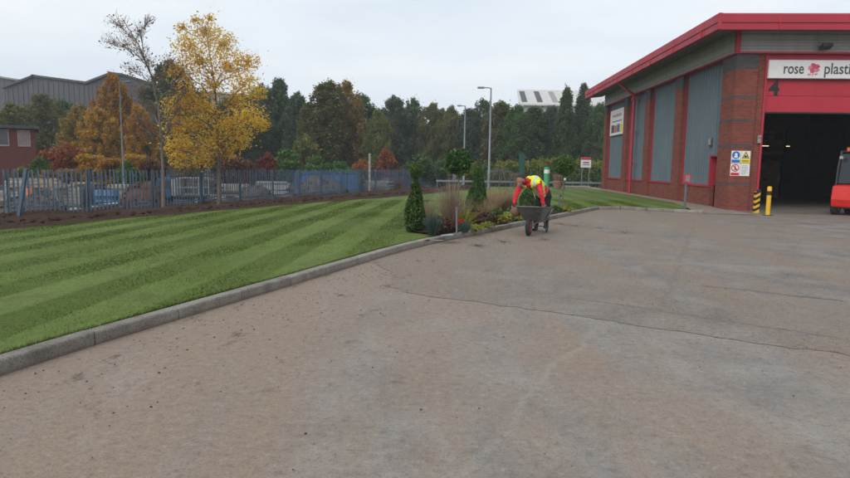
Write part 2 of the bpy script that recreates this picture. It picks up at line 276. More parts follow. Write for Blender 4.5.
# ------------------------------------------------------------------ mesh helpers
def link(o, parent=None):
    COL.objects.link(o)
    if parent is not None: o.parent = parent
    return o
def tag(o, label=None, cat=None, group=None, kind=None):
    for k, v in (('label', label), ('category', cat), ('group', group), ('kind', kind)):
        if v: o[k] = v
    return o
def thing(name, loc, label, cat, group=None, rz=0.0):
    o = bpy.data.objects.new(name, None); o.empty_display_size = 0.1
    o.location = loc; o.rotation_euler = (0, 0, rz); link(o)
    return tag(o, label, cat, group)
class MB:
    """collects shapes; build() links them as one mesh object"""
    def __init__(s): s.v, s.f, s.mi, s.sm = [], [], [], []
    def add(s, vs_, fs, mi=0, smooth=False):
        k = len(s.v); s.v += [tuple(p) for p in vs_]
        s.f += [tuple(i + k for i in f) for f in fs]; s.mi += [mi] * len(fs); s.sm += [smooth] * len(fs)
        return s
    def box(s, c, d, rot=None, mi=0, taper=1.0, bev=0.0):
        hx, hy, hz = (x / 2 for x in d); pts = []
        if bev:
            bm = bmesh.new(); bmesh.ops.create_cube(bm, size=1.0)
            bmesh.ops.scale(bm, vec=d, verts=bm.verts)
            bmesh.ops.bevel(bm, geom=bm.edges[:], offset=bev, segments=2, affect='EDGES', profile=0.5)
            M = rot.to_matrix().to_4x4() if rot else Matrix()
            bm.verts.index_update()
            vs_ = [(M @ v.co) + Vector(c) for v in bm.verts]; fs = [[v.index for v in f.verts] for f in bm.faces]; bm.free()
            return s.add(vs_, fs, mi)
        for z, t in ((-hz, 1), (hz, taper)):
            pts += [Vector((-hx * t, -hy * t, z)), Vector((hx * t, -hy * t, z)), Vector((hx * t, hy * t, z)), Vector((-hx * t, hy * t, z))]
        if rot: pts = [rot.to_matrix() @ p for p in pts]
        return s.add([p + Vector(c) for p in pts], [(3, 2, 1, 0), (4, 5, 6, 7), (0, 1, 5, 4), (1, 2, 6, 5), (2, 3, 7, 6), (3, 0, 4, 7)], mi)
    def bb(s, x0, x1, y0, y1, z0, z1, mi=0): return s.box(((x0 + x1) / 2, (y0 + y1) / 2, (z0 + z1) / 2), (x1 - x0, y1 - y0, z1 - z0), mi=mi)
    def tube(s, pts, radii, n=8, mi=0, cap=True):
        pts = [Vector(p) for p in pts]; k = len(pts)
        if isinstance(radii, (int, float)): radii = [radii] * k
        vs_, fs = [], []; ref = None
        for i, p in enumerate(pts):
            t = (pts[min(i + 1, k - 1)] - pts[max(i - 1, 0)])
            t = t.normalized() if t.length > 1e-9 else Vector((0, 0, 1))
            if ref is None: ref = Vector((1, 0, 0)) if abs(t.x) < 0.9 else Vector((0, 1, 0))
            a = (ref - t * ref.dot(t)).normalized(); b = t.cross(a); ref = a
            for j in range(n):
                q = 2 * math.pi * j / n
                vs_.append(p + (a * math.cos(q) + b * math.sin(q)) * radii[i])
        for i in range(k - 1):
            for j in range(n):
                fs.append((i * n + j, i * n + (j + 1) % n, (i + 1) * n + (j + 1) % n, (i + 1) * n + j))
        s.add(vs_, fs, mi, True)
        if cap:
            s.add(vs_[:n], [tuple(range(n - 1, -1, -1))], mi); s.add(vs_[-n:], [tuple(range(n))], mi)
        return s
    def prism(s, poly, axis, d0, d1, mi=0):
        """poly in the plane across axis; extruded d0..d1"""
        def P(a, b, d): return {'x': (d, a, b), 'y': (a, d, b), 'z': (a, b, d)}[axis]
        n = len(poly)
        return s.add([P(a, b, d0) for a, b in poly] + [P(a, b, d1) for a, b in poly],
                     [tuple(range(n - 1, -1, -1)), tuple(range(n, 2 * n))] + [(i, (i + 1) % n, n + (i + 1) % n, n + i) for i in range(n)], mi)
    def ball(s, c, r, n=10, m=7, mi=0, jit=0.0):
        r = (r, r, r) if isinstance(r, (int, float)) else r; vs_ = [Vector(c) + Vector((0, 0, -r[2]))]; fs = []
        for i in range(1, m):
            th = math.pi * i / m
            for j in range(n):
                q = 2 * math.pi * j / n; k = 1 + random.uniform(-jit, jit)
                vs_.append(Vector(c) + Vector((r[0] * math.sin(th) * math.cos(q) * k, r[1] * math.sin(th) * math.sin(q) * k, -r[2] * math.cos(th) * k)))
        vs_.append(Vector(c) + Vector((0, 0, r[2]))); e = len(vs_) - 1
        for j in range(n):
            fs.append((0, 1 + (j + 1) % n, 1 + j)); fs.append((e, 1 + (m - 2) * n + j, 1 + (m - 2) * n + (j + 1) % n))
            for i in range(m - 2): fs.append((1 + i * n + j, 1 + i * n + (j + 1) % n, 1 + (i + 1) * n + (j + 1) % n, 1 + (i + 1) * n + j))
        return s.add(vs_, fs, mi, True)
    def mesh(s, name, mats):
        me = bpy.data.meshes.new(name); me.from_pydata(s.v, [], s.f)
        for m in ([mats] if isinstance(mats, str) else mats): me.materials.append(MATS[m])
        me.polygons.foreach_set('material_index', s.mi); me.polygons.foreach_set('use_smooth', s.sm)
        me.update(); return me
    def build(s, name, mats, parent=None, fix=True):
        me = s.mesh(name, mats)
        if fix:
            bm = bmesh.new(); bm.from_mesh(me); bmesh.ops.recalc_face_normals(bm, faces=bm.faces); bm.to_mesh(me); bm.free()
        return link(bpy.data.objects.new(name, me), parent)
def raw_mesh(name, V, quads, mat, smooth=False):
    V = np.asarray(V, np.float32).reshape(-1, 3); k = quads.shape[1]
    me = bpy.data.meshes.new(name); me.vertices.add(len(V)); me.vertices.foreach_set('co', V.ravel())
    me.loops.add(quads.size); me.loops.foreach_set('vertex_index', quads.astype(np.int32).ravel())
    me.polygons.add(len(quads)); me.polygons.foreach_set('loop_start', np.arange(0, quads.size, k, dtype=np.int32))
    me.polygons.foreach_set('loop_total', np.full(len(quads), k, np.int32))
    if smooth: me.polygons.foreach_set('use_smooth', np.ones(len(quads), bool))
    me.materials.append(MATS[mat]); me.update(calc_edges=True); me.validate(); return me
def leaf_mesh(name, P, size, mat, rng, aspect=1.7, up=0.5):
    """rhombic leaves at points P"""
    P = np.asarray(P, float); n = len(P)
    N = rng.normal(size=(n, 3)); N[:, 2] = np.abs(N[:, 2]) + up; N /= np.linalg.norm(N, axis=1)[:, None]
    T = rng.normal(size=(n, 3)); T -= N * (T * N).sum(1)[:, None]; T /= np.linalg.norm(T, axis=1)[:, None]
    B = np.cross(N, T); sz = (size * rng.uniform(0.6, 1.35, n))[:, None]
    V = np.stack([P - T * sz * 0.5 * aspect, P - B * sz * 0.5 - T * sz * 0.1, P + T * sz * 0.5 * aspect, P + B * sz * 0.5 - T * sz * 0.1], 1)
    V[:, 1] += N * sz * 0.15; V[:, 3] += N * sz * 0.15
    return raw_mesh(name, V, np.arange(n * 4).reshape(n, 4), mat)
def blade_mesh(name, base, tip, width, mat, rng, droop=0.25, seg=3):
    """curved tapering blades from base to tip"""
    base = np.asarray(base, float); tip = np.asarray(tip, float); n = len(base)
    d = tip - base; side = np.cross(d, rng.normal(size=(n, 3))); side /= np.linalg.norm(side, axis=1)[:, None] + 1e-9
    rows = []
    for i in range(seg + 1):
        t = i / seg
        c = base + d * t; c[:, 2] += np.linalg.norm(d, axis=1) * droop * (4 * t * (1 - t)) * 0.5
        wd = width * (1 - t) ** 0.7 * 0.5 + 0.0006
        rows += [c - side * wd, c + side * wd]
    V = np.stack(rows, 1); k = 2 * (seg + 1)
    q = np.concatenate([np.array([[2 * i, 2 * i + 1, 2 * i + 3, 2 * i + 2]]) for i in range(seg)])
    Q = (np.arange(n)[:, None, None] * k + q[None]).reshape(-1, 4)
    return raw_mesh(name, V, Q, mat)
def text_mesh(txt, size, name='lettering', bold=0.012):
    cu = bpy.data.curves.new(name, 'FONT'); cu.body = txt; cu.size = size; cu.extrude = 0.002; cu.resolution_u = 4; cu.offset = bold
    o = bpy.data.objects.new(name, cu); COL.objects.link(o)
    dg = bpy.context.evaluated_depsgraph_get(); me = bpy.data.meshes.new_from_object(o.evaluated_get(dg))
    COL.objects.unlink(o); bpy.data.objects.remove(o); bpy.data.curves.remove(cu); return me
def cdt_sheet(name, boundary, step, zf, mat, parent=None, kind='structure', jitter=0.0):
    poly = [Vector(p[:2]) for p in boundary]; n = len(poly)
    xs = [p.x for p in poly]; ys = [p.y for p in poly]
    px_, py_ = np.array(xs), np.array(ys)
    gx, gy = np.meshgrid(np.arange(min(xs), max(xs), step), np.arange(min(ys), max(ys), step)); gx, gy = gx.ravel(), gy.ravel()
    gx = gx + RNG.uniform(-jitter, jitter, gx.size) * step; gy = gy + RNG.uniform(-jitter, jitter, gy.size) * step
    ins = np.zeros(gx.size, bool); near = np.zeros(gx.size, bool)
    for i in range(n):
        x0, y0, x1, y1 = px_[i], py_[i], px_[(i + 1) % n], py_[(i + 1) % n]
        if y0 != y1: ins ^= ((y0 > gy) != (y1 > gy)) & (gx < (x1 - x0) * (gy - y0) / (y1 - y0) + x0)
        l2 = (x1 - x0) ** 2 + (y1 - y0) ** 2 + 1e-12; t = np.clip(((gx - x0) * (x1 - x0) + (gy - y0) * (y1 - y0)) / l2, 0, 1)
        near |= np.hypot(gx - x0 - t * (x1 - x0), gy - y0 - t * (y1 - y0)) < step * 0.35
    ok = ins & ~near
    pts = poly + [Vector((a, b)) for a, b in zip(gx[ok], gy[ok])]
    r = delaunay_2d_cdt(pts, [], [list(range(n))], 1, 1e-5)
    me = bpy.data.meshes.new(name); me.from_pydata([(p.x, p.y, zf(p.x, p.y)) for p in r[0]], [], [f for f in r[2]])
    bm = bmesh.new(); bm.from_mesh(me); bmesh.ops.recalc_face_normals(bm, faces=bm.faces)
    if sum(f.normal.z for f in bm.faces) < 0: bmesh.ops.reverse_faces(bm, faces=bm.faces)
    for f in bm.faces: f.smooth = True
    bm.to_mesh(me); bm.free(); me.materials.append(MATS[mat])
    o = link(bpy.data.objects.new(name, me), parent)
    if parent is None or kind == 'stuff': o['kind'] = kind
    return o
def catmull(pts, step):
    P = [Vector((*p, 0)) if len(p) == 2 else Vector(p) for p in pts]; P = [P[0] * 2 - P[1]] + P + [P[-1] * 2 - P[-2]]; out = []
    for i in range(1, len(P) - 2):
        a, b, c, d = P[i - 1:i + 3]; m = max(2, int((c - b).length / 0.05))
        for j in range(m):
            t = j / m
            out.append(0.5 * (2 * b + (c - a) * t + (2 * a - 5 * b + 4 * c - d) * t * t + (3 * b - a - 3 * c + d) * t ** 3))
    out.append(P[-2]); res = [out[0]]; acc = 0.0
    for i in range(1, len(out)):
        seg = (out[i] - out[i - 1]).length
        while acc + seg >= step:
            t = (step - acc) / seg; q = out[i - 1].lerp(out[i], t); res.append(q); out[i - 1] = q; seg = (out[i] - q).length; acc = 0.0
        acc += seg
    return res
def hnoise(x, y, s=1.0):
    return (math.sin(x * 1.7 * s + 1.3) * math.cos(y * 1.3 * s - 0.4) + 0.5 * math.sin(x * 3.9 * s - y * 2.7 * s) + 0.33 * math.cos(y * 6.1 * s + x * 5.3 * s + 2)) / 1.83

# ------------------------------------------------------------------ ground
def lvl(x, y):
    """lie of the land: level by the yard, falling gently to the fence"""
    u = (x + 13.8) * 0.922 - (y - 25.4) * 0.386
    t = min(1, max(0, (u - 1.0) / 7.5)); q = min(1, max(0, (u - 7.0) / 10.0))
    return -0.62 + 0.54 * t * t * (3 - 2 * t) + 0.185 * q
KERB = [(-4.35, -0.5), (-3.75, 1.8), (-3.05, 4.32), (-2.72, 5.25), (-2.30, 6.33), (-1.63, 7.99), (-0.45, 11.0), (0.55, 12.96), (1.78, 14.96), (3.95, 18.75), (6.2, 22.75), (6.75, 23.35), (7.35, 23.40), (8.2, 22.75), (9.3, 21.95), (10.4, 21.5), (11.6, 21.45)]
kpath = catmull(KERB, 0.97)
kfine = catmull(KERB, 0.2)
def offset_path(path, d):
    out = []
    for i, p in enumerate(path):
        t = path[min(i + 1, len(path) - 1)] - path[max(i - 1, 0)]; t.normalize()
        out.append(Vector((p.x - t.y * d, p.y + t.x * d, 0)))
    return out
kin = offset_path(kfine, 0.13)

terrain = tag(MB().add([(-900, -200, -0.72), (900, -200, -0.72), (900, 1600, -0.72), (-900, 1600, -0.72)], [(0, 1, 2, 3)]).build('ground', 'ground', fix=False), kind='structure')
kbase = offset_path(kfine, 0.03)
yard = cdt_sheet('concrete_yard', [(p.x, p.y) for p in kbase] + [(11.6, 24.2), (40, 24.2), (40, -8), (-4.6, -8)], 2.0, lambda x, y: 0.0, 'concrete')
# the older tarmac beyond the ragged joint
jl = [on_z(*q) for q in ((372, 262), (388, 272), (392, 287), (430, 296), (480, 303), (540, 311), (590, 318), (640, 327), (700, 334), (770, 345), (850, 356), (960, 370))]
jl = [(p.x + 0.05 * hnoise(p.x * 3, p.y * 3), p.y) for p in jl]
jf = catmull(jl, 0.15); jf = [(p.x + 0.05 * hnoise(p.x * 9, p.y * 9) + random.uniform(-.02, .02), p.y + 0.035 * hnoise(p.x * 6, p.y * 5) + random.uniform(-.035, .035)) for p in jf]
kend = [(p.x, p.y) for p in offset_path(kfine, -0.02)]
i0 = min(range(len(kend)), key=lambda i: abs(kend[i][1] - 10.6) + (9 if i > 90 else 0))
far_pts = kend[i0 + 1:]
tarmac = cdt_sheet('tarmac_yard', [tuple(p) for p in jf] + [(40, 6.0), (40, 22.55), (11.65, 22.55)] + far_pts[::-1], 2.0, lambda x, y: 0.004, 'tarmac')

# kerb
def drop(x, y): return .085 * min(1, max(0, (x - 9.3) / 1.5)) * min(1, max(0, (25 - y) / 2.5))
kerb = MB()
kpts = [p for p in offset_path(kfine, 0.08)]
for a, b in zip(kpts[:-1], kpts[1:]):
    d = (b - a).normalized(); n = Vector((-d.y, d.x, 0)) * 0.03; zk = .088 - drop(a.x, a.y)
    kerb.add([a - n + Vector((0, 0, z)) for z in (-.2, zk)] + [a + n + Vector((0, 0, z)) for z in (-.2, zk)] + [b - n + Vector((0, 0, z)) for z in (-.2, zk)] + [b + n + Vector((0, 0, z)) for z in (-.2, zk)],
             [(0, 1, 5, 4), (1, 3, 7, 5), (3, 2, 6, 7)])
kerb = tag(kerb.build('kerb', 'soil', fix=False), kind='structure')
stone_me = {}
for i, (a, b) in enumerate(zip(kpath[:-1], kpath[1:])):
    ln = round((b - a).length, 2)
    if ln not in stone_me:
        m = MB(); h = ln / 2 - 0.005
        prof = [(0, -0.2), (0, 0.100), (0.005, 0.111), (0.016, 0.118), (0.119, 0.12), (0.125, 0.113), (0.125, -0.2)]
        m.prism(prof, 'x', -h, h); me = m.mesh('kerb_stone', 'kerb_concrete')
        bm = bmesh.new(); bm.from_mesh(me); bmesh.ops.recalc_face_normals(bm, faces=bm.faces)
        bmesh.ops.bevel(bm, geom=[e for e in bm.edges if abs(abs(e.verts[0].co.x) - h) < 1e-4 and abs(abs(e.verts[1].co.x) - h) < 1e-4], offset=0.006, segments=1, affect='EDGES')
        bm.to_mesh(me); bm.free(); stone_me[ln] = me
    o = link(bpy.data.objects.new('kerb_stone', stone_me[ln]), kerb); d = b - a
    o.location = (a + b) / 2 + Vector((0, 0, random.uniform(-0.004, 0.003) - drop((a.x + b.x) / 2, (a.y + b.y) / 2)))
    o.rotation_euler = (0, random.uniform(-0.004, 0.004), math.atan2(d.y, d.x) + random.uniform(-0.006, 0.006))

# fence line and the soil bank before it
FENCE = [(-20.5, 19.3), (-16.0, 23.25), (-13.8, 25.4), (-11.9, 28.1), (-10.4, 31.4), (-8.45, 36.0), (-6.3, 42.1), (-2.2, 53.1), (-0.2, 57.6), (2.3, 60.8)]
SOIL = [(-19.0, 6.2), (-14.0, 10.7), (-9.9, 14.1), (-9.0, 17.2), (-7.3, 20.2), (-5.85, 23.4), (-4.1, 26.7), (-1.3, 32.0), (0.9, 37.0), (3.6, 44.0), (5.2, 48.9)]
sl = catmull(SOIL, 0.5); sl = [Vector((p.x + 0.12 * hnoise(p.x, p.y, 1.3), p.y + 0.1 * hnoise(p.y, p.x), 0)) for p in sl]
def wall_pt(x, y):      # warehouse frame -> world
    c, s = math.cos(-0.0507), math.sin(-0.0507); return (11.41 + c * x - s * y, 23.48 + s * x + c * y)
edge_in = [(p.x, p.y) for p in kin]
# lawn: kerb, then along the path by the warehouse, far edge, soil edge
iK = min(range(len(edge_in)), key=lambda i: (edge_in[i][0] - 9.55) ** 2 + (edge_in[i][1] - 22.0) ** 2)
path_edge = [wall_pt(-1.25, 1.0), wall_pt(-0.85, 3.5), wall_pt(-0.8, 10), wall_pt(-0.8, 20), wall_pt(-0.8, 24.2)]
lawn_poly = edge_in[:iK] + path_edge + [(6.0, 49.2)] + [(p.x, p.y) for p in sl][::-1] + [(-19.0, -0.5)]
def lawn_z(x, y): return lvl(x, y) + 0.012 * hnoise(x, y, 0.8)
lawn = cdt_sheet('lawn', lawn_poly, 0.7, lawn_z, 'lawn', jitter=0.3)
pave_poly = edge_in[iK:] + [(11.66, 21.6), (11.66, 23.2), wall_pt(0.25, 0.1), wall_pt(0.25, 24.2)] + path_edge[::-1]
pave = cdt_sheet('footpath', pave_poly, 1.0, lambda x, y: lvl(x, y) - 0.005 if y > 24 else min(0.095, lvl(x, y)) - 0.01 - drop(x, y) * .9, 'concrete')
fl = catmull(FENCE, 0.5)
def bank_z(x, y):
    e = min(1.0, min(math.hypot(x - q.x, y - q.y) for q in sl) / 1.3)
    return lvl(x, y) - 0.03 + e * (0.14 + 0.17 * max(-0.6, hnoise(x * 1.2, y * 1.2)) + random.uniform(-0.05, 0.07))
bank_out = [Vector((p.x - 0.85, p.y + 0.35, 0)) for p in fl] + [Vector((1.5, 57.6, 0)), Vector((5.4, 50.2, 0))]
bank = cdt_sheet('soil_bank', [(p.x + 0.1, p.y - 0.05) for p in sl] + [(p.x, p.y) for p in bank_out][::-1], 0.32, bank_z, 'soil', jitter=0.35)

def clods(name, n, pick, rmin, rmax, mat, parent=None):
    """lumps of soil or grit, one stuff object"""
    V, Q = [], []; oct_ = np.array([[1, 0, 0], [-1, 0, 0], [0, 1, 0], [0, -1, 0], [0, 0, 1], [0, 0, -1]], float)
    fc = np.array([[0, 2, 4], [2, 1, 4], [1, 3, 4], [3, 0, 4], [2, 0, 5], [1, 2, 5], [3, 1, 5], [0, 3, 5]])
    for i in range(n):
        x, y, z = pick(); r = rmin + (rmax - rmin) * random.random() ** 3
        q = RNG.normal(size=(3, 3)); q, _ = np.linalg.qr(q)
        v = (oct_ * RNG.uniform(0.6, 1.2, (6, 1)) * r) @ q; v[:, 2] *= 0.7
        v[:, 2] *= 0.7; V.append(v + [x, y, z + r * 0.15]); Q.append(fc + 6 * i)
    me = raw_mesh(name, np.concatenate(V), np.concatenate(Q), mat)
    return tag(link(bpy.data.objects.new(name, me), parent), kind='stuff')
def pick_bank():
    i = random.randrange(len(sl) - 1); j = int(i / len(sl) * len(bank_out)); t = random.random() ** 1.3
    p = sl[i].lerp(bank_out[j], t); return p.x + random.uniform(-.4, .4), p.y + random.uniform(-.4, .4), lvl(p.x, p.y) + 0.12
tag(clods('soil_clods', 3200, pick_bank, 0.02, 0.12, 'soil'), 'dark brown soil lumps along the palisade fence', 'soil')
def pick_yard():
    while True:
        x = random.uniform(-3, 9); y = 2 + 18 * random.random() ** 1.2
        if random.random() < 0.75:
            k = random.choice(kfine[10:100]); x, y = k.x + 0.05 + abs(random.gauss(0, 0.9)), k.y - abs(random.gauss(0, 0.5))
        kx = min(kfine, key=lambda p: abs(p.y - y) + (50 if p.x > 6.8 else 0)).x
        if x > kx + 0.1: return x, y, 0.004
tag(clods('soil_crumbs', 2600, pick_yard, 0.002, 0.012, 'dry_soil'), 'brown soil crumbs scattered over the yard', 'soil')

def jit_line(pts, sig):
    i = random.randrange(len(pts) - 1); t = random.random(); a, b = pts[i], pts[i + 1]
    return a[0] + (b[0] - a[0]) * t + random.gauss(0, sig), a[1] + (b[1] - a[1]) * t + random.gauss(0, sig * 1.3), 0.006
soil_mat('grit', (0.085, 0.077, 0.068), (0.17, 0.155, 0.138))
_lines = [[(p[0], p[1]) for p in jf]] * 3 + [[tuple(on_z(px, py)[:2]) for px, py in q] for q in (((694, 228), (683, 255), (672, 285), (655, 318)), ((690, 286), (740, 291), (800, 296), (850, 303)), ((640, 302), (720, 318), (850, 343)), ((560, 240), (610, 250), (660, 252), (760, 256)))]
tag(clods('loose_grit', 2600, lambda: jit_line(random.choice(_lines), random.choice((.05, .25, .6, 1.0))), 0.002, 0.007, 'grit'), 'dark loose grit along the ragged joints of the yard', 'grit')
_spill = [(on_z(503, 242), .45), (on_z(478, 246), .30), (on_z(600, 228), 1.1), (on_z(625, 233), .9), (on_z(575, 226), .7), (on_z(560, 224), .5), (on_z(545, 240), .6)]
def pick_spill():
    p, r = random.choice(_spill); a = random.uniform(0, 6.28); q = abs(random.gauss(0, .5)) * r; return p.x + q * math.cos(a) * .9, p.y + q * math.sin(a) * 1.4, .005
tag(clods('spilled_soil', 5200, pick_spill, 0.002, 0.010, 'dry_soil'), 'dark spilled soil crumbs on the yard around the wheelbarrow', 'soil')

# grass blades: dense near the camera, thinner beyond
def grass():
    n = 600000; r = np.random.default_rng(5)
    y = 2.0 + 26 * r.random(n) ** 1.9; x = r.uniform(-15, 9, n)
    poly = np.array(lawn_poly); ins = np.zeros(n, bool)
    for i in range(len(poly)):
        x0, y0 = poly[i]; x1, y1 = poly[(i + 1) % len(poly)]
        if y0 != y1: ins ^= ((y0 > y) != (y1 > y)) & (x < (x1 - x0) * (y - y0) / (y1 - y0) + x0)
    ins &= (np.abs(x) < 0.75 * y + 0.6)
    x, y = x[ins], y[ins]; n = len(x)
    u = (x + 13.8) * 0.922 - (y - 25.4) * 0.386; t = np.clip((u - 1) / 7.5, 0, 1); q_ = np.clip((u - 7) / 10, 0, 1)
    z = -0.62 + 0.54 * t * t * (3 - 2 * t) + 0.185 * q_
    h = r.uniform(0.007, 0.019, n) * (1 + y * 0.01); wd = 0.0016 + 0.0005 * y
    a = r.uniform(0, 2 * math.pi, n); c, s = np.cos(a) * wd, np.sin(a) * wd
    st = np.sin((x * math.cos(rad(3)) - y * math.sin(rad(3))) * math.pi / 0.60)
    tx = r.normal(0, 0.012, n); ty = np.where(st > 0, 0.010, -0.010) + r.normal(0, 0.009, n)
    V = np.stack([np.stack([x - c, y - s, z - 0.004], 1), np.stack([x + c, y + s, z - 0.004], 1), np.stack([x + tx, y + ty, z + h], 1)], 1)
    # longer fringe hanging over the kerb
    m_ = 26000; ii = r.integers(0, iK - 1, m_); kk = np.array(edge_in[:iK]); P = kk[ii] + (kk[ii + 1] - kk[ii]) * r.random((m_, 1))
    dv = kk[ii + 1] - kk[ii]; dv /= np.linalg.norm(dv, axis=1)[:, None]; nv = np.stack([-dv[:, 1], dv[:, 0]], 1); P = P + nv * np.abs(r.normal(0, .03, (m_, 1))) + nv * .004
    zf = np.array([lvl(a_, b_) for a_, b_ in P]); hf = r.uniform(.012, .036, m_); tip = P - nv * r.normal(.012, .014, (m_, 1)) + r.normal(0, .008, (m_, 2))
    V2 = np.stack([np.stack([P[:, 0] - dv[:, 0] * .003, P[:, 1] - dv[:, 1] * .003, zf - .01], 1), np.stack([P[:, 0] + dv[:, 0] * .003, P[:, 1] + dv[:, 1] * .003, zf - .01], 1), np.stack([tip[:, 0], tip[:, 1], zf + hf], 1)], 1)
    V = np.concatenate([V, V2]); n = len(V)
    me = raw_mesh('grass', V, np.arange(3 * n).reshape(n, 3), 'grass_blade')
    tag(link(bpy.data.objects.new('grass', me)), 'short mown green grass of the striped lawn', 'grass', kind='stuff')
grass()

# ------------------------------------------------------------------ warehouse
WH = thing('warehouse', (11.41, 23.48, 0.0), 'red brick warehouse with blue grey cladding bays and a deep red fascia', 'building', rz=-0.0507)
LEN, WID, SILL, TOP, PX = 20.7, 14.0, 0.89, 5.80, 0.30
def part(fn, name, mats, parent=WH, label=None):
    m = MB(); fn(m); o = m.build(name, mats, parent)
    if label: o['label'] = label
    return o
# piers: red brick with grey bands set 3 mm proud
def pier(y0, y1, x0=0.0, x1=0.32, bands=(), cap=True, name='brick_pier'):
    p = part(lambda m: m.bb(x0, x1, y0, y1, -0.2, TOP), name, 'red_brick')
    for z0, z1 in bands:
        part(lambda m: m.bb(x0 - 0.004, x1 - 0.01, y0 - 0.004, y1 + 0.004, z0, z1), 'grey_band', 'grey_brick', p)
    if cap: part(lambda m: m.bb(x0 - 0.004, x1 - 0.01, y0 - 0.004, y1 + 0.004, 5.25, TOP - 0.004), 'grey_cap', 'grey_brick', p)
    return p
cb = ((0.98, 1.06), (2.40, 2.50), (3.34, 3.44), (4.20, 4.30))
pier(0.0, 1.2, 0.0, 0.78, cb)
part(lambda m: m.bb(0.781, 1.07, 0.10, 1.0, -0.2, TOP), 'brick_return', 'red_brick')
for a, b in ((5.5, 6.4), (10.35, 11.15), (14.8, 15.6), (19.95, LEN)): pier(a, b)
def corrugated(m, y0, y1, z0, z1, x, d=0.06, per=0.26):
    pr = []; y = y0
    while y < y1 - 0.02:
        pr += [(x, y), (x, min(y1, y + per * 0.45)), (x - d, min(y1, y + per * 0.58)), (x - d, min(y1, y + per * 0.88))]; y += per
    pr.append((x, y1)); k = len(pr)
    m.add([(a, b, z0) for a, b in pr] + [(a, b, z1) for a, b in pr], [(i, i + 1, k + i + 1, k + i) for i in range(k - 1)])
for y0, y1 in ((2.1, 5.5), (6.4, 10.35), (11.15, 14.8), (15.6, 19.95)):
    part(lambda m: corrugated(m, y0 + 0.002, y1 - 0.002, SILL, TOP, PX), 'cladding_panel', 'blue_grey_cladding')
    part(lambda m: m.bb(0.16, PX + 0.02, y0 + 0.004, y1 - 0.004, -0.2, SILL - 0.05), 'brick_plinth', 'red_brick')
    part(lambda m: m.bb(0.12, PX + 0.01, y0 + 0.002, y1 - 0.002, SILL - 0.05, SILL + 0.03), 'red_sill', 'red_trim')
    part(lambda m: m.bb(0.17, PX - 0.045, y1 - 0.07, y1 - 0.005, SILL + 0.03, TOP), 'red_flashing', 'red_trim')
# door recess between the corner pier and the first bay
part(lambda m: m.bb(0.3, 0.36, 1.2, 2.1, 2.12, TOP), 'door_head_panel', 'blue_grey_cladding')
part(lambda m: m.bb(0.10, 0.62, 2.10, 2.19, SILL + 0.03, 2.14), 'red_flashing', 'red_trim')
part(lambda m: m.bb(0.10, 0.62, 1.21, 2.095, 2.07, 2.14), 'red_flashing', 'red_trim')
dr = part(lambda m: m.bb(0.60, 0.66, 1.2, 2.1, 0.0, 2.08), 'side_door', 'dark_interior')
part(lambda m: m.tube([(0.56, 1.95, 1.0), (0.56, 1.82, 1.0)], 0.012, 6), 'door_handle', 'galvanised', dr)
# eaves band: horizontal ribbed sheet above the bays
def ribs(m, axis, a0, a1, off, z0, z1, sign):
    z = z0; pr = []
    while z < z1 - 0.01:
        pr += [(off, z), (off, min(z1, z + 0.10)), (off + sign * 0.03, min(z1, z + 0.125)), (off + sign * 0.03, min(z1, z + 0.19))]; z += 0.215
    pr.append((off, z1)); k = len(pr)
    P = (lambda o, z, a: (o, a, z)) if axis == 'y' else (lambda o, z, a: (a, o, z))
    m.add([P(o, z, a0) for o, z in pr] + [P(o, z, a1) for o, z in pr], [(i, i + 1, k + i + 1, k + i) for i in range(k - 1)])
EZ = 6.62
part(lambda m: ribs(m, 'y', -0.02, LEN, -0.03, TOP + 0.06, EZ, -1), 'eaves_cladding', 'light_grey_cladding')
part(lambda m: ribs(m, 'x', -0.03, WID, -0.03, TOP + 0.06, EZ, -1), 'eaves_cladding', 'light_grey_cladding')
part(lambda m: m.bb(-0.09, 0.33, -0.09, LEN, TOP, TOP + 0.06), 'red_flashing', 'red_trim')
part(lambda m: m.bb(0.332, WID, -0.09, 0.33, TOP, TOP + 0.06), 'red_flashing', 'red_trim')
part(lambda m: m.bb(-0.11, 0.05, -0.11, 0.05, TOP + 0.061, EZ), 'red_corner_post', 'red_trim')
OV = 1.2; OF = 1.05
def fascia_prof(sign): return [(0, 6.44), (0, 6.66), (-0.035, 6.68), (-0.035, 6.95), (0.02, 7.0), (0.14, 7.0), (0.14, 6.44)]
part(lambda m: m.prism([(-OV + a, b) for a, b in fascia_prof(1)], 'y', -OF - 0.03, LEN + 1.0), 'fascia', 'red_trim')
part(lambda m: m.prism([(-OF + a, b) for a, b in fascia_prof(1)], 'x', -OV + 0.141, WID + 1.0), 'fascia', 'red_trim')
for k in range(7): part(lambda m: m.bb(-OV - .039, -OV + .02, 0.4 + 3.1 * k, 0.425 + 3.1 * k, 6.45, 6.98), 'fascia_joint', 'sign_red')
for k in range(4): part(lambda m: m.bb(0.9 + 3.1 * k, 0.925 + 3.1 * k, -OF - .039, -OF + .02, 6.45, 6.98), 'fascia_joint', 'sign_red')
def sof(m):
    m.add([(-OV + .1, -OF + .1, 6.47), (-OV + .1, LEN + 1, 6.47), (0, LEN + 1, EZ - .02), (0, 0, EZ - .02)], [(0, 1, 2, 3)])
    m.add([(-OV + .1, -OF + .1, 6.47), (0, 0, EZ - .02), (WID + 1, 0, EZ - .02), (WID + 1, -OF + .1, 6.47)], [(0, 1, 2, 3)])
part(sof, 'soffit', 'soffit')
for k in range(4): part(lambda m: m.add([(-OV + .16 + .24 * k, -OF, 6.46 + .028 * k), (-OV + .2 + .24 * k, -OF, 6.46 + .028 * k), (-OV + .2 + .24 * k, LEN + .9, 6.46 + .028 * k), (-OV + .16 + .24 * k, LEN + .9, 6.46 + .028 * k)], [(0, 1, 2, 3)]), 'soffit_rib', 'dark_interior')
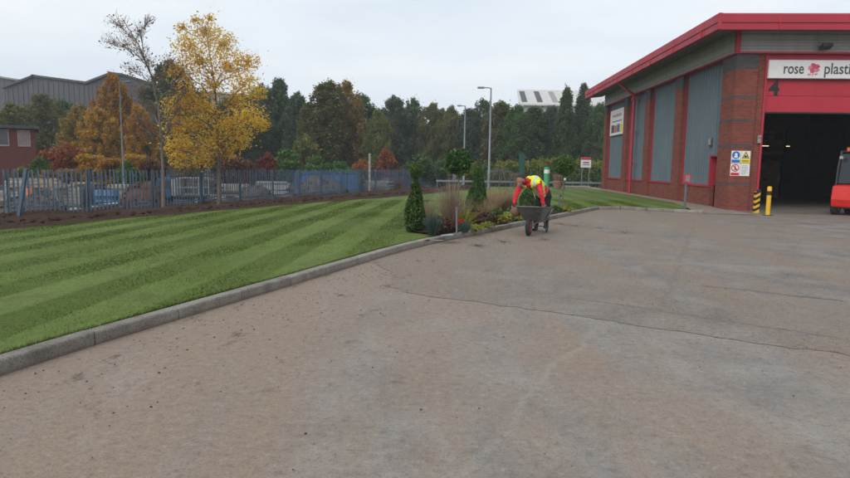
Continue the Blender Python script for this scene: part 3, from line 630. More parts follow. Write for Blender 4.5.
part(lambda m: m.prism([(-OV + .15, 6.99), (WID / 2, 7.01), (WID + .9, 6.99), (WID + .9, 6.75), (-OV + .15, 6.75)], 'y', -OF + .15, LEN + .95), 'roof', 'grey_roof')
# downpipe with its swan neck
def dpipe(m):
    m.tube([(-1.0, 13.0, 6.46), (-1.0, 13.0, 6.36), (-0.12, 13.0, 5.72), (-0.12, 13.0, 5.5), (-0.12, 13.0, 0.02)], 0.085, 8)
    for z in (5.45, 3.6, 1.8): m.bb(-0.21, 0.26, 12.975, 13.025, z, z + 0.035)
    m.box((-0.12, 13.0, 5.55), (0.26, 0.26, 0.22), taper=0.8)
part(dpipe, 'downpipe', 'red_trim')
# shell, floor and loading door
def shell(m):
    m.bb(0.70, 0.78, 1.2, LEN, -0.1, 6.6); m.bb(0.70, WID, LEN - 0.12, LEN, -0.1, 6.6); m.bb(WID - 0.12, WID, 0.4, LEN, -0.1, 6.6); m.bb(0.4, WID, 0.5, LEN, 6.3, 6.4); m.bb(6.3, 7.1, 0.5, 0.6, 0, 6.3)
    m.bb(7.1, WID, 0.45, 0.55, 0, 6.3)
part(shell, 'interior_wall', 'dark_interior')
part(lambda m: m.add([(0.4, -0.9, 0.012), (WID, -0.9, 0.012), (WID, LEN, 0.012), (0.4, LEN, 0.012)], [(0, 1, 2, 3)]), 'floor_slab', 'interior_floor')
JX0, JX1, DT = 1.10, 6.25, 3.72
part(lambda m: m.bb(JX1 + .06, JX1 + 0.9, 0.0, 1.0, -0.2, TOP), 'brick_pier', 'red_brick')
part(lambda m: m.bb(JX1 + 0.9, WID, 0.16, 0.4, -0.2, TOP), 'brick_wall', 'red_brick')
part(lambda m: m.bb(JX0 - 0.03, JX0 + 0.06, 0.06, 0.5, 0.0, TOP), 'red_jamb', 'red_trim')
part(lambda m: m.bb(JX1 - 0.03, JX1 + 0.06, 0.06, 0.5, 0.0, TOP), 'red_jamb', 'red_trim')
part(lambda m: m.bb(JX0 + .06, JX1 - .03, 0.10, 0.30, 4.96, TOP), 'door_header', 'red_trim')
for z0, z1 in ((DT, 4.30), (4.312, 4.955)): part(lambda m: m.bb(JX0 + .06, JX1 - .03, 0.16, 0.22, z0, z1), 'door_panel', 'red_door')
part(lambda m: m.bb(JX0 + .06, JX1 - .03, 0.14, 0.24, DT - 0.06, DT - 0.003), 'door_seal', 'rubber')
n4 = text_mesh('4', 0.72, bold=0.03); o = bpy.data.objects.new('number_mark', n4); n4.materials.append(MATS['black'])
link(o, WH); o.location = (1.30, 0.155, 4.34); o.rotation_euler = (rad(90), 0, 0); o.scale = (1.0, 1.0, 1)
def wloc(x, y, z): a = wall_pt(x, y); return Vector((a[0], a[1], z))
# sign over the loading door
sg = thing('name_board', wloc(1.15, 0.04, 4.93), 'long white name board with grey lettering over the red loading door', 'sign', rz=-0.0507)
MB().bb(0, 4.95, -0.07, 0.05, 0, 0.64).build('board', 'white_board', sg)
MB().bb(-.02, 4.97, -0.05, 0.03, -0.02, -0.001).bb(-.02, 4.97, -0.05, 0.03, 0.641, 0.66).build('board_edge', 'galvanised', sg)
def lettering(txt, parent, x0, x1, z0, h, y, mat, rot=(90, 0, 0)):
    me = text_mesh(txt, 1.0); co = np.array([v.co for v in me.vertices]); lo, hi = co.min(0), co.max(0)
    for v in me.vertices: v.co = ((v.co.x - lo[0]) / (hi[0] - lo[0]) * (x1 - x0), v.co.y * h, v.co.z)
    me.materials.append(MATS[mat]); o = link(bpy.data.objects.new('lettering', me), parent)
    o.location = (x0, y, z0); o.rotation_euler = tuple(rad(a) for a in rot); return o
lettering('rose', sg, 0.53, 1.25, 0.16, 0.56, -0.074, 'dark_print')
lettering('plastic', sg, 1.98, 3.12, 0.16, 0.56, -0.074, 'dark_print')
def rose(m):
    for k in range(5):
        a = rad(90 + 72 * k + 15); cx, cz = 1.60 + 0.12 * math.cos(a), 0.36 + 0.10 * math.sin(a)
        pts = [(cx + 0.10 * math.cos(q) * (1 + .25 * math.cos(3 * q)), cz + 0.085 * math.sin(q)) for q in np.linspace(0, 2 * math.pi, 12)[:-1]]
        m.prism(pts, 'y', -0.0745 - 0.0004 * k, -0.071, mi=k % 2)
    m.prism([(1.60 + 0.06 * math.cos(q), 0.37 + 0.05 * math.sin(q)) for q in np.linspace(0, 2 * math.pi, 12)[:-1]], 'y', -0.078, -0.071, mi=0)
    m.prism([(1.585, 0.24), (1.615, 0.24), (1.57, 0.06), (1.55, 0.06)], 'y', -0.0745, -0.071, mi=0)
    m.prism([(1.57, 0.14), (1.42, 0.17), (1.37, 0.11), (1.46, 0.09)], 'y', -0.0745, -0.071, mi=1)
    m.prism([(1.60, 0.14), (1.72, 0.19), (1.77, 0.14), (1.68, 0.10)], 'y', -0.0745, -0.071, mi=1)
rm = MB(); rose(rm); rm.build('rose_emblem', ['rose_print', 'pink_print'], sg)
fd = thing('floodlight', wloc(2.98, -0.06, 6.02), 'small grey floodlight on the eaves cladding above the white board', 'light', rz=-0.0507)
MB().box((0, -0.22, 0), (0.36, 0.30, 0.12), Vector((0, 0, 1)).rotation_difference(Vector((0, .35, 1))), bev=0.02).build('lamp_housing', 'scrap_dark', fd)
MB().tube([(-.1, 0, .02), (-.1, -.2, 0)], 0.02, 6).tube([(.1, 0, .02), (.1, -.2, 0)], 0.02, 6).bb(-.15, .15, -.035, -.02, -.08, .1).build('bracket', 'galvanised', fd)
blt = thing('wall_light', wloc(0.26, 2.45, 2.5), 'small cream bulkhead light beside the red door recess', 'light', rz=-0.0507)
MB().box((-0.03, 0, 0.17), (0.10, 0.22, 0.32), bev=0.02).build('lamp_housing', 'scrap_dark', blt)
MB().box((-0.10, 0, 0.18), (0.06, 0.18, 0.26), bev=0.02).build('lens', 'stone', blt)
# picture sign on the far bay
ps = thing('picture_board', wloc(0.18, 16.0, 3.72), 'white board with red lettering and coloured pictures on the far cladding bay', 'sign', rz=-0.0507)
MB().bb(-0.05, 0.06, 0, 3.5, 0, 1.65).build('board', 'white_board', ps)
lettering('rose', ps, 0, 0.8, 0, 0.33, 0, 'rose_print', (90, 0, -90)).location = (-0.056, 2.9, 1.18)
lettering('plastic', ps, 0, 1.3, 0, 0.33, 0, 'rose_print', (90, 0, -90)).location = (-0.056, 1.95, 1.18)
for i, (a, b, mt) in enumerate(((0.25, 0.9, 'sign_yellow'), (0.95, 1.6, 'sign_blue'), (1.65, 2.3, 'orange_plastic'), (2.35, 3.1, 'dark_print'))):
    MB().bb(-0.056, -0.051, a, b, 0.16, 0.62 + 0.06 * (i % 2)).build('printed_picture', mt, ps)
MB().bb(-0.056, -0.051, 0.5, 2.9, 0.86, 0.92).build('printed_line', 'dark_print', ps)
# four safety signs on the corner pier
def disc(cx, cz, r, n=20): return [(cx + r * math.cos(q), cz + r * math.sin(q)) for q in np.linspace(0, 2 * math.pi, n + 1)[:-1]]
def safety(x, z, label, fn):
    t = thing('safety_sign', wloc(x, -0.002, z), label, 'sign', 'safety signs on the corner pier', rz=-0.0507)
    fn(t)
W_, H_ = 0.345, 0.46
def plate(t, mat): MB().bb(0, W_, -0.012, 0, 0, H_).build('sign_plate', mat, t)
def pr(t, name, polys, mat, y=-0.0125, d=0.003):
    m = MB()
    for p in polys: m.prism(p, 'y', y - d, y + 0.001)
    m.build(name, mat, t)
def s_blue(t):
    plate(t, 'white_board'); pr(t, 'blue_disc', [disc(.17, .30, .145)], 'sign_blue'); pr(t, 'blue_band', [[(.02, .02), (.325, .02), (.325, .13), (.02, .13)]], 'sign_blue')
    pr(t, 'pictogram', [disc(.17, .33, .05), [(.10, .20), (.24, .20), (.22, .29), (.12, .29)]], 'white_board', -0.0155)
def s_yel(t):
    plate(t, 'sign_yellow'); pr(t, 'white_panel', [[(.01, .15), (.335, .15), (.335, .45), (.01, .45)]], 'white_board')
    pr(t, 'triangle', [[(.03, .18), (.315, .18), (.172, .435)]], 'black', -0.0155); pr(t, 'triangle_face', [[(.07, .20), (.275, .20), (.172, .385)]], 'sign_yellow', -0.0185)
    pr(t, 'pictogram', [[(.12, .215), (.21, .215), (.21, .26), (.16, .30), (.12, .28)], [(.22, .215), (.235, .215), (.235, .31), (.22, .31)]], 'black', -0.0215)
    pr(t, 'printed_line', [[(.04, .09), (.30, .09), (.30, .105), (.04, .105)], [(.06, .05), (.28, .05), (.28, .065), (.06, .065)]], 'black')
def s_red(t):
    plate(t, 'white_board'); pr(t, 'red_ring', [disc(.17, .30, .145)], 'sign_red'); pr(t, 'white_disc', [disc(.17, .30, .108)], 'white_board', -0.0155)
    pr(t, 'pictogram', [disc(.17, .37, .022), [(.155, .34), (.185, .34), (.20, .28), (.215, .21), (.19, .21), (.17, .26), (.145, .21), (.12, .21), (.145, .28)]], 'black', -0.0185)
    pr(t, 'red_slash', [[(.07, .375), (.095, .40), (.27, .225), (.245, .20)]], 'sign_red', -0.0215); pr(t, 'red_band', [[(.02, .02), (.325, .02), (.325, .12), (.02, .12)]], 'sign_red')
def s_txt(t):
    plate(t, 'white_board'); pr(t, 'printed_line', [[(.05, z), (.05 + w_, z), (.05 + w_, z + .014), (.05, z + .014)] for z, w_ in ((.38, .2), (.33, .24), (.28, .22), (.22, .24), (.17, .18), (.12, .23), (.07, .15))], 'lamp_grey')
safety(0.03, 1.80, 'blue and white mandatory sign, upper left of the four pier signs', s_blue)
safety(0.385, 1.80, 'yellow warning sign with black triangle, upper right of the four pier signs', s_yel)
safety(0.03, 1.325, 'red and white prohibition sign, lower left of the four pier signs', s_red)
safety(0.385, 1.325, 'plain white text sign, lower right of the four pier signs', s_txt)
jb = thing('door_switch_box', wloc(1.02, 0.07, 2.55), 'small cream control box beside the red door jamb', 'control box', rz=-0.0507)
MB().box((0, -0.03, 0.15), (0.12, 0.10, 0.30), bev=0.012).build('casing', 'stone', jb); MB().box((0, -0.085, 0.2), (0.05, 0.02, 0.05)).build('button', 'sign_red', jb)
# bollard and striped guard
bo = thing('bollard', on_z(767.5, 215.5), 'yellow steel bollard with a black band before the loading door', 'bollard')
MB().tube([(0, 0, 0), (0, 0, .7)], .072, 14).build('lower_post', 'bollard_yellow', bo)
MB().tube([(0, 0, .7), (0, 0, .84)], .075, 14).build('black_band', 'black', bo)
MB().tube([(0, 0, .84), (0, 0, .97), (0, 0, 1.0)], [.072, .072, .05], 14).build('cap', 'bollard_yellow', bo)
MB().box((0, 0, 0.012), (0.26, 0.26, 0.024)).build('base_plate', 'scrap_dark', bo)
gp = on_z(755.8, 213.0)
gd = thing('corner_guard', gp, 'yellow and black striped corner guard at the brick door jamb', 'guard')
MB().box((0, 0, 0.39), (0.17, 0.14, 0.78), bev=0.01).build('guard_post', 'bollard_yellow', gd)
for k in range(4):
    z = 0.06 + 0.20 * k
    MB().prism([(-.088, z), (.088, z + .10), (.088, z + .20), (-.088, z + .10)], 'y', -0.075, 0.075).build('black_stripe', 'black', gd)
# small post by the lawn tip
pp = on_z(684.5, 209.5, 0.1)
sp_ = thing('sign_post', pp, 'thin grey post with a small red bordered plate beside the warehouse lawn', 'sign post')
MB().tube([(0, 0, -.1), (0, 0, 1.24)], 0.045, 8).build('post', 'dull_steel', sp_)
MB().box((0.02, -0.055, 1.12), (0.24, 0.02, 0.30)).build('plate_border', 'sign_red', sp_)
MB().box((0.02, -0.068, 1.12), (0.15, 0.006, 0.20)).build('plate_face', 'lamp_grey', sp_)
# inside: strip lights, stacked goods
for i, (x, y, z, l) in enumerate(((5.6, 14.0, 3.05, 0.12), (7.9, 14.5, 3.0, 0.9), (8.2, 12.0, 2.9, 0.18), (4.9, 17.0, 3.2, 0.12))):
    t = thing('strip_light', wloc(x, y, z), ('short warm strip light deepest on the left inside the dark warehouse', 'long warm strip light inside the dark loading bay', 'warm strip light above the forklift inside the warehouse', 'faint small strip light at the back of the dark warehouse')[i], 'light', 'strip lights inside the warehouse', rz=-0.0507)
    MB().box((0, 0, 0), (l, 0.05, 0.035)).build('tube', 'tube_light', t); MB().box((0, 0, 0.06), (l + .1, 0.1, 0.06)).build('housing', 'scrap_dark', t)
    MB().tube([(-l * .4, 0, .09), (-l * .4, 0, 6.3 - z)], 0.01, 5).tube([(l * .4, 0, .09), (l * .4, 0, 6.3 - z)], 0.01, 5).build('hanger', 'scrap_dark', t)
for i, (x, y, n) in enumerate(((3.2, 8.6, 2), (4.5, 9.0, 2), (6.6, 11.0, 2))):
    t = thing('pallet_stack', wloc(x, y, 0.012), ('brown cartons on pallets nearest the left wall inside the warehouse', 'brown carton stack second from the left inside the warehouse', 'lower carton stack farther back inside the warehouse')[i], 'pallet', 'carton stacks inside the warehouse', rz=-0.0507)
    for k in range(n):
        b = MB()
        for q in (-.45, 0, .45): b.box((q, 0, 0.05 + k * 1.0), (0.1, 1.0, 0.1))
        b.box((0, 0, 0.125 + k * 1.0), (1.1, 1.0, 0.03)); b.build('pallet', 'timber', t)
        MB().box((0, 0, 0.57 + k * 1.0), (1.05, 0.95, 0.85), bev=0.02).build('carton', 'cardboard', t)

# pallet racking at the back
for i, (x, y) in enumerate(((2.6, 14.5), (7.4, 16.0))):
    t = thing('pallet_rack', wloc(x, y, 0.012), ('dark steel racking at the back left of the warehouse', 'dark steel racking at the back middle of the warehouse')[i], 'rack', 'racks inside the warehouse', rz=-0.0507)
    for a in (0, 2.6):
        for b in (0, 1.0): MB().box((a, b, 2.2), (.1, .08, 4.4)).build('upright', 'scrap_blue', t)
    for z in (1.3, 2.6, 3.9):
        for b in (0, 1.0): MB().box((1.3, b, z), (2.5, .05, .12)).build('beam', 'orange_plastic', t)
        for q in range(2): MB().box((.7 + 1.25 * q, .5, z + .45), (1.0, .9, .75), bev=.02).build('carton', 'cardboard', t)

# forklift
fk = thing('forklift', (15.62, 22.35, 0.012), 'red forklift truck with a black cab at the loading door', 'forklift', rz=rad(38))
def prof_body(m):
    m.prism([(-1.15, 0.28), (-1.22, 0.55), (-1.15, 1.02), (-0.72, 1.12), (-0.25, 0.98), (0.1, 0.62), (0.62, 0.58), (0.78, 0.30), (0.4, 0.22), (-0.6, 0.22)], 'y', -0.52, 0.52)
bd = part(prof_body, 'body', 'forklift_red', fk)
mod = bd.modifiers.new('bev', 'BEVEL'); mod.width = 0.05; mod.segments = 3
part(lambda m: m.box((-0.45, 0, 1.12), (0.5, 0.5, 0.18), bev=0.05).box((-0.68, 0, 1.40), (0.14, 0.46, 0.5), bev=0.05), 'seat', 'black', fk)
def guard(m):
    for y in (-.46, .46):
        m.tube([(-1.0, y, 1.0), (-0.92, y, 1.7), (-0.72, y, 2.22)], 0.045, 8); m.tube([(0.50, y, 0.6), (0.34, y, 1.5), (0.12, y, 2.22)], 0.045, 8); m.tube([(-.74, y, 2.22), (.14, y, 2.22)], 0.05, 8)
    for k in range(6): m.tube([(-.72 + .165 * k, -.46, 2.23), (-.72 + .165 * k, .46, 2.23)], 0.025, 6)
part(guard, 'overhead_guard', 'black', fk)
part(lambda m: m.add([(-.97, -.43, 1.12), (-.97, .43, 1.12), (-.76, .43, 2.15), (-.76, -.43, 2.15), (-.955, -.43, 1.12), (-.955, .43, 1.12), (-.745, .43, 2.15), (-.745, -.43, 2.15)], [(0, 1, 2, 3), (7, 6, 5, 4)]), 'rear_screen', 'forklift_glass', fk)
for y in (-.45, .45): part(lambda m: m.add([(-.93, y, 1.1), (.36, y, 0.9), (.15, y, 2.15), (-.74, y, 2.15), (-.93, y - .006, 1.1), (.36, y - .006, 0.9), (.15, y - .006, 2.15), (-.74, y - .006, 2.15)], [(0, 1, 2, 3), (7, 6, 5, 4)]), 'side_screen', 'forklift_glass', fk)
part(lambda m: m.tube([(.18, 0, 1.1), (.02, 0, 1.32)], 0.03, 6).tube([(-.05 + .17 * math.cos(q) * .75, .17 * math.sin(q), 1.34 + .17 * math.cos(q) * .5) for q in np.linspace(0, 2 * math.pi, 13)], 0.016, 5, cap=False), 'steering_wheel', 'black', fk)
for x, r in ((-0.80, 0.25), (0.52, 0.31)):
    for y in (-.47, .47):
        wh = part(lambda m: m.tube([(x, y - .11, r), (x, y - .09, r), (x, y + .09, r), (x, y + .11, r)], [r * .85, r, r, r * .85], 18), 'wheel', 'rubber', fk)
        part(lambda m: m.tube([(x, y - .116, r), (x, y + .116, r)], r * .5, 12), 'rim', 'lamp_grey', wh)
def mast(m):
    for y in (-.30, .30): m.box((0.92, y, 1.1), (0.12, 0.08, 2.1)); m.box((0.84, y * .8, 1.1), (0.06, 0.06, 2.05))
    for z in (0.3, 1.2, 2.1): m.box((0.92, 0, z), (0.08, 0.62, 0.08))
part(mast, 'mast', 'scrap_dark', fk)
for y in (-.25, .25): part(lambda m: m.box((1.55, y, 0.09), (1.1, 0.11, 0.04)).box((1.02, y, 0.32), (0.04, 0.11, 0.5)), 'fork', 'scrap_dark', fk)
part(lambda m: m.tube([(-.6, .3, 2.24), (-.6, .3, 2.38)], 0.05, 8), 'beacon', 'orange_plastic', fk)
for y in (-.36, .36): part(lambda m: m.box((-1.0, y, 2.02), (0.08, 0.1, 0.1), bev=.01), 'rear_lamp', 'scrap_white', fk)

# ------------------------------------------------------------------ palisade fence
fence = thing('palisade_fence', (FENCE[1][0], FENCE[1][1], lvl(*FENCE[1])), 'blue grey steel palisade fence along the soil bank', 'fence')
FL0 = fence.location.copy()
pm = MB()   # one pale: folded strip with a pointed head
prof = [(-.035, 0), (-.012, .016), (.012, .016), (.035, 0), (.035, .004), (.014, .020), (-.014, .020), (-.035, .004)]
zt = [1.72, 1.80, 1.80, 1.72, 1.72, 1.80, 1.80, 1.72]
pm.add([(a, b, 0.0) for a, b in prof] + [(a, b, z) for (a, b), z in zip(prof, zt)], [(i, (i + 1) % 8, 8 + (i + 1) % 8, 8 + i) for i in range(8)] + [tuple(range(8, 16))], 0)
pale_me = pm.mesh('pale', 'fence_steel')
fp = catmull(FENCE, 0.166); fence_zs = []
for i in range(len(fp) - 1):
    p = fp[i]; d = fp[i + 1] - p; z = lvl(p.x, p.y) + 0.02
    o = link(bpy.data.objects.new('pale', pale_me), fence); o.location = Vector((p.x, p.y, z)) - FL0
    o.rotation_euler = (random.gauss(0, 0.008), random.gauss(0, 0.012), math.atan2(d.y, d.x)); o.scale = (1, 1, random.uniform(0.985, 1.015))
pstep = 17
for k, i in enumerate(range(4, len(fp) - 1, pstep)):
    p = fp[i]; d = (fp[i + 1] - p).normalized(); z = lvl(p.x, p.y); n = Vector((-d.y, d.x, 0))
    m = MB(); rot = Vector((1, 0, 0)).rotation_difference(d)
    c = p + n * 0.075 + Vector((0, 0, z)) - FL0
    m.box(c + Vector((0, 0, 0.86)) + n * 0.045, (0.10, 0.008, 1.92), rot).box(c + Vector((0, 0, 0.86)) - n * 0.045, (0.10, 0.008, 1.92), rot).box(c + Vector((0, 0, 0.86)), (0.008, 0.082, 1.92), rot)
    m.build('fence_post', 'fence_post_steel', fence)
    j = min(i + pstep, len(fp) - 1); a, b = fp[i], fp[j]
    for h in (0.35, 1.50):
        pts = [fp[q] + Vector((0, 0, lvl(fp[q].x, fp[q].y) + h)) + n * 0.03 - FL0 for q in range(i, j + 1, 3)]
        m = MB()
        for q0, q1 in zip(pts[:-1], pts[1:]):
            m.box((q0 + q1) / 2, ((q1 - q0).length, 0.012, 0.05), Vector((1, 0, 0)).rotation_difference((q1 - q0).normalized()))
        m.build('rail', 'fence_post_steel', fence)

lp0 = at(18.5, 215, 23.2); lp1 = at(25.5, 168.5, 23.3)
MB().box((lp0 + lp1) / 2 - FL0 + Vector((0, 0, -.1)), (.11, .11, (lp1 - lp0).length + .2), Vector((0, 0, 1)).rotation_difference((lp1 - lp0).normalized())).build('leaning_post', 'fence_post_steel', fence)['label'] = 'thick leaning straining post of the fence'

# ------------------------------------------------------------------ trees
def curve_pts(a, b, sag, n, rng, jit):
    a, b = Vector(a), Vector(b); d = (b - a).length; out = []
    for i in range(n + 1):
        t = i / n; p = a.lerp(b, t); p.z += sag * d * 4 * t * (1 - t) * 0.25
        if 0 < i < n: p += Vector(rng.normal(0, jit * d, 3))
        out.append(p)
    return out
def tree_meshes(height, clumps, trunk_r, leaf_n, leaf_size, leaf_mat, bark, rng, trunk_pts=None, twigs=4, up=0.5, shell=0.55, trunk_top=0.85, aspect=1.7, limbs=True, stretch=0.85):
    """clumps: (x, y, z, r) in the tree's own frame. Returns trunk mesh, crown mesh"""
    m = MB()
    tp = [Vector(p) for p in trunk_pts] if trunk_pts else [Vector((rng.normal(0, .012 * height * min(1, i)), rng.normal(0, .012 * height * min(1, i)), -0.1 + (height * trunk_top + .1) * i / 6)) for i in range(7)]
    rr = [max(0.012, trunk_r * (1 - 0.88 * (i / (len(tp) - 1)) ** 0.9)) for i in range(len(tp))]; rr[0] *= 1.3
    m.tube(tp, rr, 9)
    def on_trunk(z):
        for i in range(len(tp) - 1):
            if tp[i].z <= z <= tp[i + 1].z:
                t = (z - tp[i].z) / max(1e-6, tp[i + 1].z - tp[i].z); return tp[i].lerp(tp[i + 1], t), rr[i] + (rr[i + 1] - rr[i]) * t
        return (tp[-1], rr[-1]) if z > tp[-1].z else (tp[1], rr[1])
    pts = []
    tot = sum(c[3] ** 2 for c in clumps)
    for (x, y, z, r) in clumps:
        c = Vector((x, y, z))
        if limbs:
            hd = math.hypot(x - tp[-1].x, y - tp[-1].y); za = max(tp[1].z, min(tp[-1].z, z - 0.35 * hd - 0.25 * r - 0.04 * height))
            a, ra = on_trunk(za); r0 = min(ra * 0.7, 0.012 + 0.018 * (c - a).length)
            m.tube(curve_pts(a, c, 0.25, 5, rng, 0.03), [r0 * (1 - .8 * i / 5) + .004 for i in range(6)], 6)
            for k in range(twigs):
                d = rng.normal(size=3); d[2] = abs(d[2]) * .8 + .1; d /= np.linalg.norm(d)
                e = c + Vector(d * r * rng.uniform(.7, 1.25)); st = a.lerp(c, rng.uniform(.55, 1))
                m.tube(curve_pts(st, e, .1, 3, rng, .05), [max(.006, r0 * .3), max(.005, r0 * .22), .005, .003], 4, cap=False)
        k = max(1, int(leaf_n * r * r / tot))
        d = rng.normal(size=(k, 3)); d /= np.linalg.norm(d, axis=1)[:, None]
        q = np.where(rng.random(k) < .65, rng.random(k) ** (1 / 2.3) * 1.08, np.abs(rng.normal(size=k)) * .62 + .1)
        pts.append(np.array([x, y, z]) + d * (q * r)[:, None] * np.array([1, 1, stretch]))
    return m.mesh('trunk', bark), leaf_mesh('crown', np.concatenate(pts), leaf_size, leaf_mat, rng, aspect, up)
def plant_tree(name, loc, label, cat, meshes, group=None, rz=0.0, sc=1.0, names=('trunk', 'crown')):
    t = thing(name, loc, label, cat, group, rz); t.scale = (sc, sc, sc) if isinstance(sc, (int, float)) else sc
    for n, me in zip(names, meshes): link(bpy.data.objects.new(n, me), t)
    return t
rng = np.random.default_rng(3)
# the golden tree in front of the fence: clumps read off the photograph, given depth of their own
yb = at(219, 206, 29.3); yb.z = lvl(yb.x, yb.y)
cl = [(205, 32, 13), (188, 46, 13), (222, 44, 14), (200, 62, 15), (228, 66, 15), (248, 62, 11), (180, 72, 13), (212, 84, 13), (245, 84, 14), (258, 94, 9), (236, 100, 11), (188, 96, 14), (176, 108, 13), (205, 108, 12), (250, 118, 15), (228, 124, 15), (200, 124, 13), (178, 130, 14), (262, 124, 8), (240, 138, 12), (214, 142, 14), (190, 148, 15), (172, 148, 11), (204, 160, 10), (180, 160, 9), (228, 152, 10), (196, 20, 5), (210, 18, 5), (182, 28, 6)]
clumps = []
for px, py, r in cl:
    p = at(px, py, yb.y + rng.normal(0, 0.9 * (1 - abs(py - 110) / 160))) - yb; clumps.append((p.x, p.y, p.z, r * yb.y / F_PX * 1.15))
tp = [at(px, py, yb.y) - yb for px, py in ((219, 206), (219, 170), (217.5, 140), (217, 110), (214, 80), (209, 50), (205, 25))]; tp[0].z = -0.1
plant_tree('golden_tree', yb, 'tall golden leaved tree standing before the palisade fence', 'tree', tree_meshes(9, clumps, 0.085, 16500, 0.070, 'yellow_leaf', 'pale_bark', rng, tp, twigs=5, shell=0.4))
r_ = np.random.default_rng(12); n = 420; P = np.stack([yb.x + r_.normal(0, 2.2, n), yb.y - .8 + r_.normal(0, 1.8, n), np.zeros(n)], 1)
P[:, 2] = [lvl(a, b) + .05 for a, b, _ in P]; P = P[P[:, 1] < yb.y + .3]
tag(link(bpy.data.objects.new('fallen_leaves', leaf_mesh('fallen_leaves', P, .085, 'yellow_leaf', r_, 1.5, 4.0))), 'fallen yellow leaves on the grass and soil below the golden tree', 'leaves', kind='stuff')
# the thin tree that has lost most of its leaves
bb_ = at(163.5, 211, 27.2); bb_.z = lvl(bb_.x, bb_.y)
cl = [(118, 24, 9), (130, 36, 9), (122, 45, 8), (140, 30, 7), (140, 50, 9), (108, 42, 8), (148, 62, 9), (132, 70, 9), (155, 78, 10), (170, 62, 9), (182, 72, 9), (176, 90, 9), (140, 92, 9), (150, 108, 9), (180, 108, 8), (138, 120, 8), (172, 125, 8), (186, 92, 6), (150, 20, 5), (146, 135, 8)]
clumps = []
for px, py, r in cl:
    p = at(px, py, bb_.y + rng.normal(0, 0.6)) - bb_; clumps.append((p.x, p.y, p.z, r * bb_.y / F_PX * 1.25))
tp = [at(px, py, bb_.y) - bb_ for px, py in ((163.5, 211), (163, 170), (161, 135), (158, 105), (151, 75), (139, 45), (122, 18))]; tp[0].z = -0.1
plant_tree('bare_tree', bb_, 'nearly bare grey tree with a few tan leaves left of the golden tree', 'tree', tree_meshes(8.5, clumps, 0.072, 1500, 0.06, 'tan_leaf', 'grey_twig', rng, tp, twigs=30, shell=0.3))
# belt of trees beyond the scrap yard
def belt_variant(shape, leaf, seed, n=22000, size=0.155):
    r = np.random.default_rng(seed); c = []; H = 12.0
    for k in range(230):
        t = r.random() ** 0.85; z = H * (0.16 + 0.80 * t)
        wmax = {'round': 2.9 * math.sin(math.pi * min(1, 0.16 + 0.84 * t)) ** 0.6 + .2, 'spire': 2.5 * (1 - t) ** 0.75 + 0.25, 'column': 1.75 * (1 - t ** 3) ** 0.5 + .2}[shape]
        a = r.uniform(0, 2 * math.pi); q = wmax * r.random() ** 0.5
        c.append((q * math.cos(a), q * math.sin(a), z, r.uniform(0.22, 0.62) * (1 - 0.35 * t)))
    for k in range(9 if shape == 'spire' else 0): c.append((r.normal(0, .15), r.normal(0, .22), H * (0.72 + 0.029 * k), 0.6 - 0.05 * k))
    return tree_meshes(H, c, 0.2, n, size, leaf, 'bark', r, twigs=1, shell=0.5, stretch=1.7)
BV = {}
def bv(shape, leaf, k):
    key = (shape, leaf, k)
    if key not in BV: BV[key] = belt_variant(shape, leaf, hash((shape == 'round', shape == 'spire', len(leaf), k)) % 9999)
    return BV[key]
KN = {'dark_leaf': 'dark green', 'bluish_leaf': 'dull blue green', 'olive_leaf': 'olive', 'amber_leaf': 'amber tinged', 'green_leaf': 'mid green', 'gold_leaf': 'gold', 'hedge_leaf': 'yellow green', 'orange_leaf': 'orange', 'red_leaf': 'crimson', 'maroon_leaf': 'maroon', 'yellow_leaf': 'yellow', 'tan_leaf': 'tan'}
SHN = {'round': 'broad', 'spire': 'pointed', 'column': 'slender'}
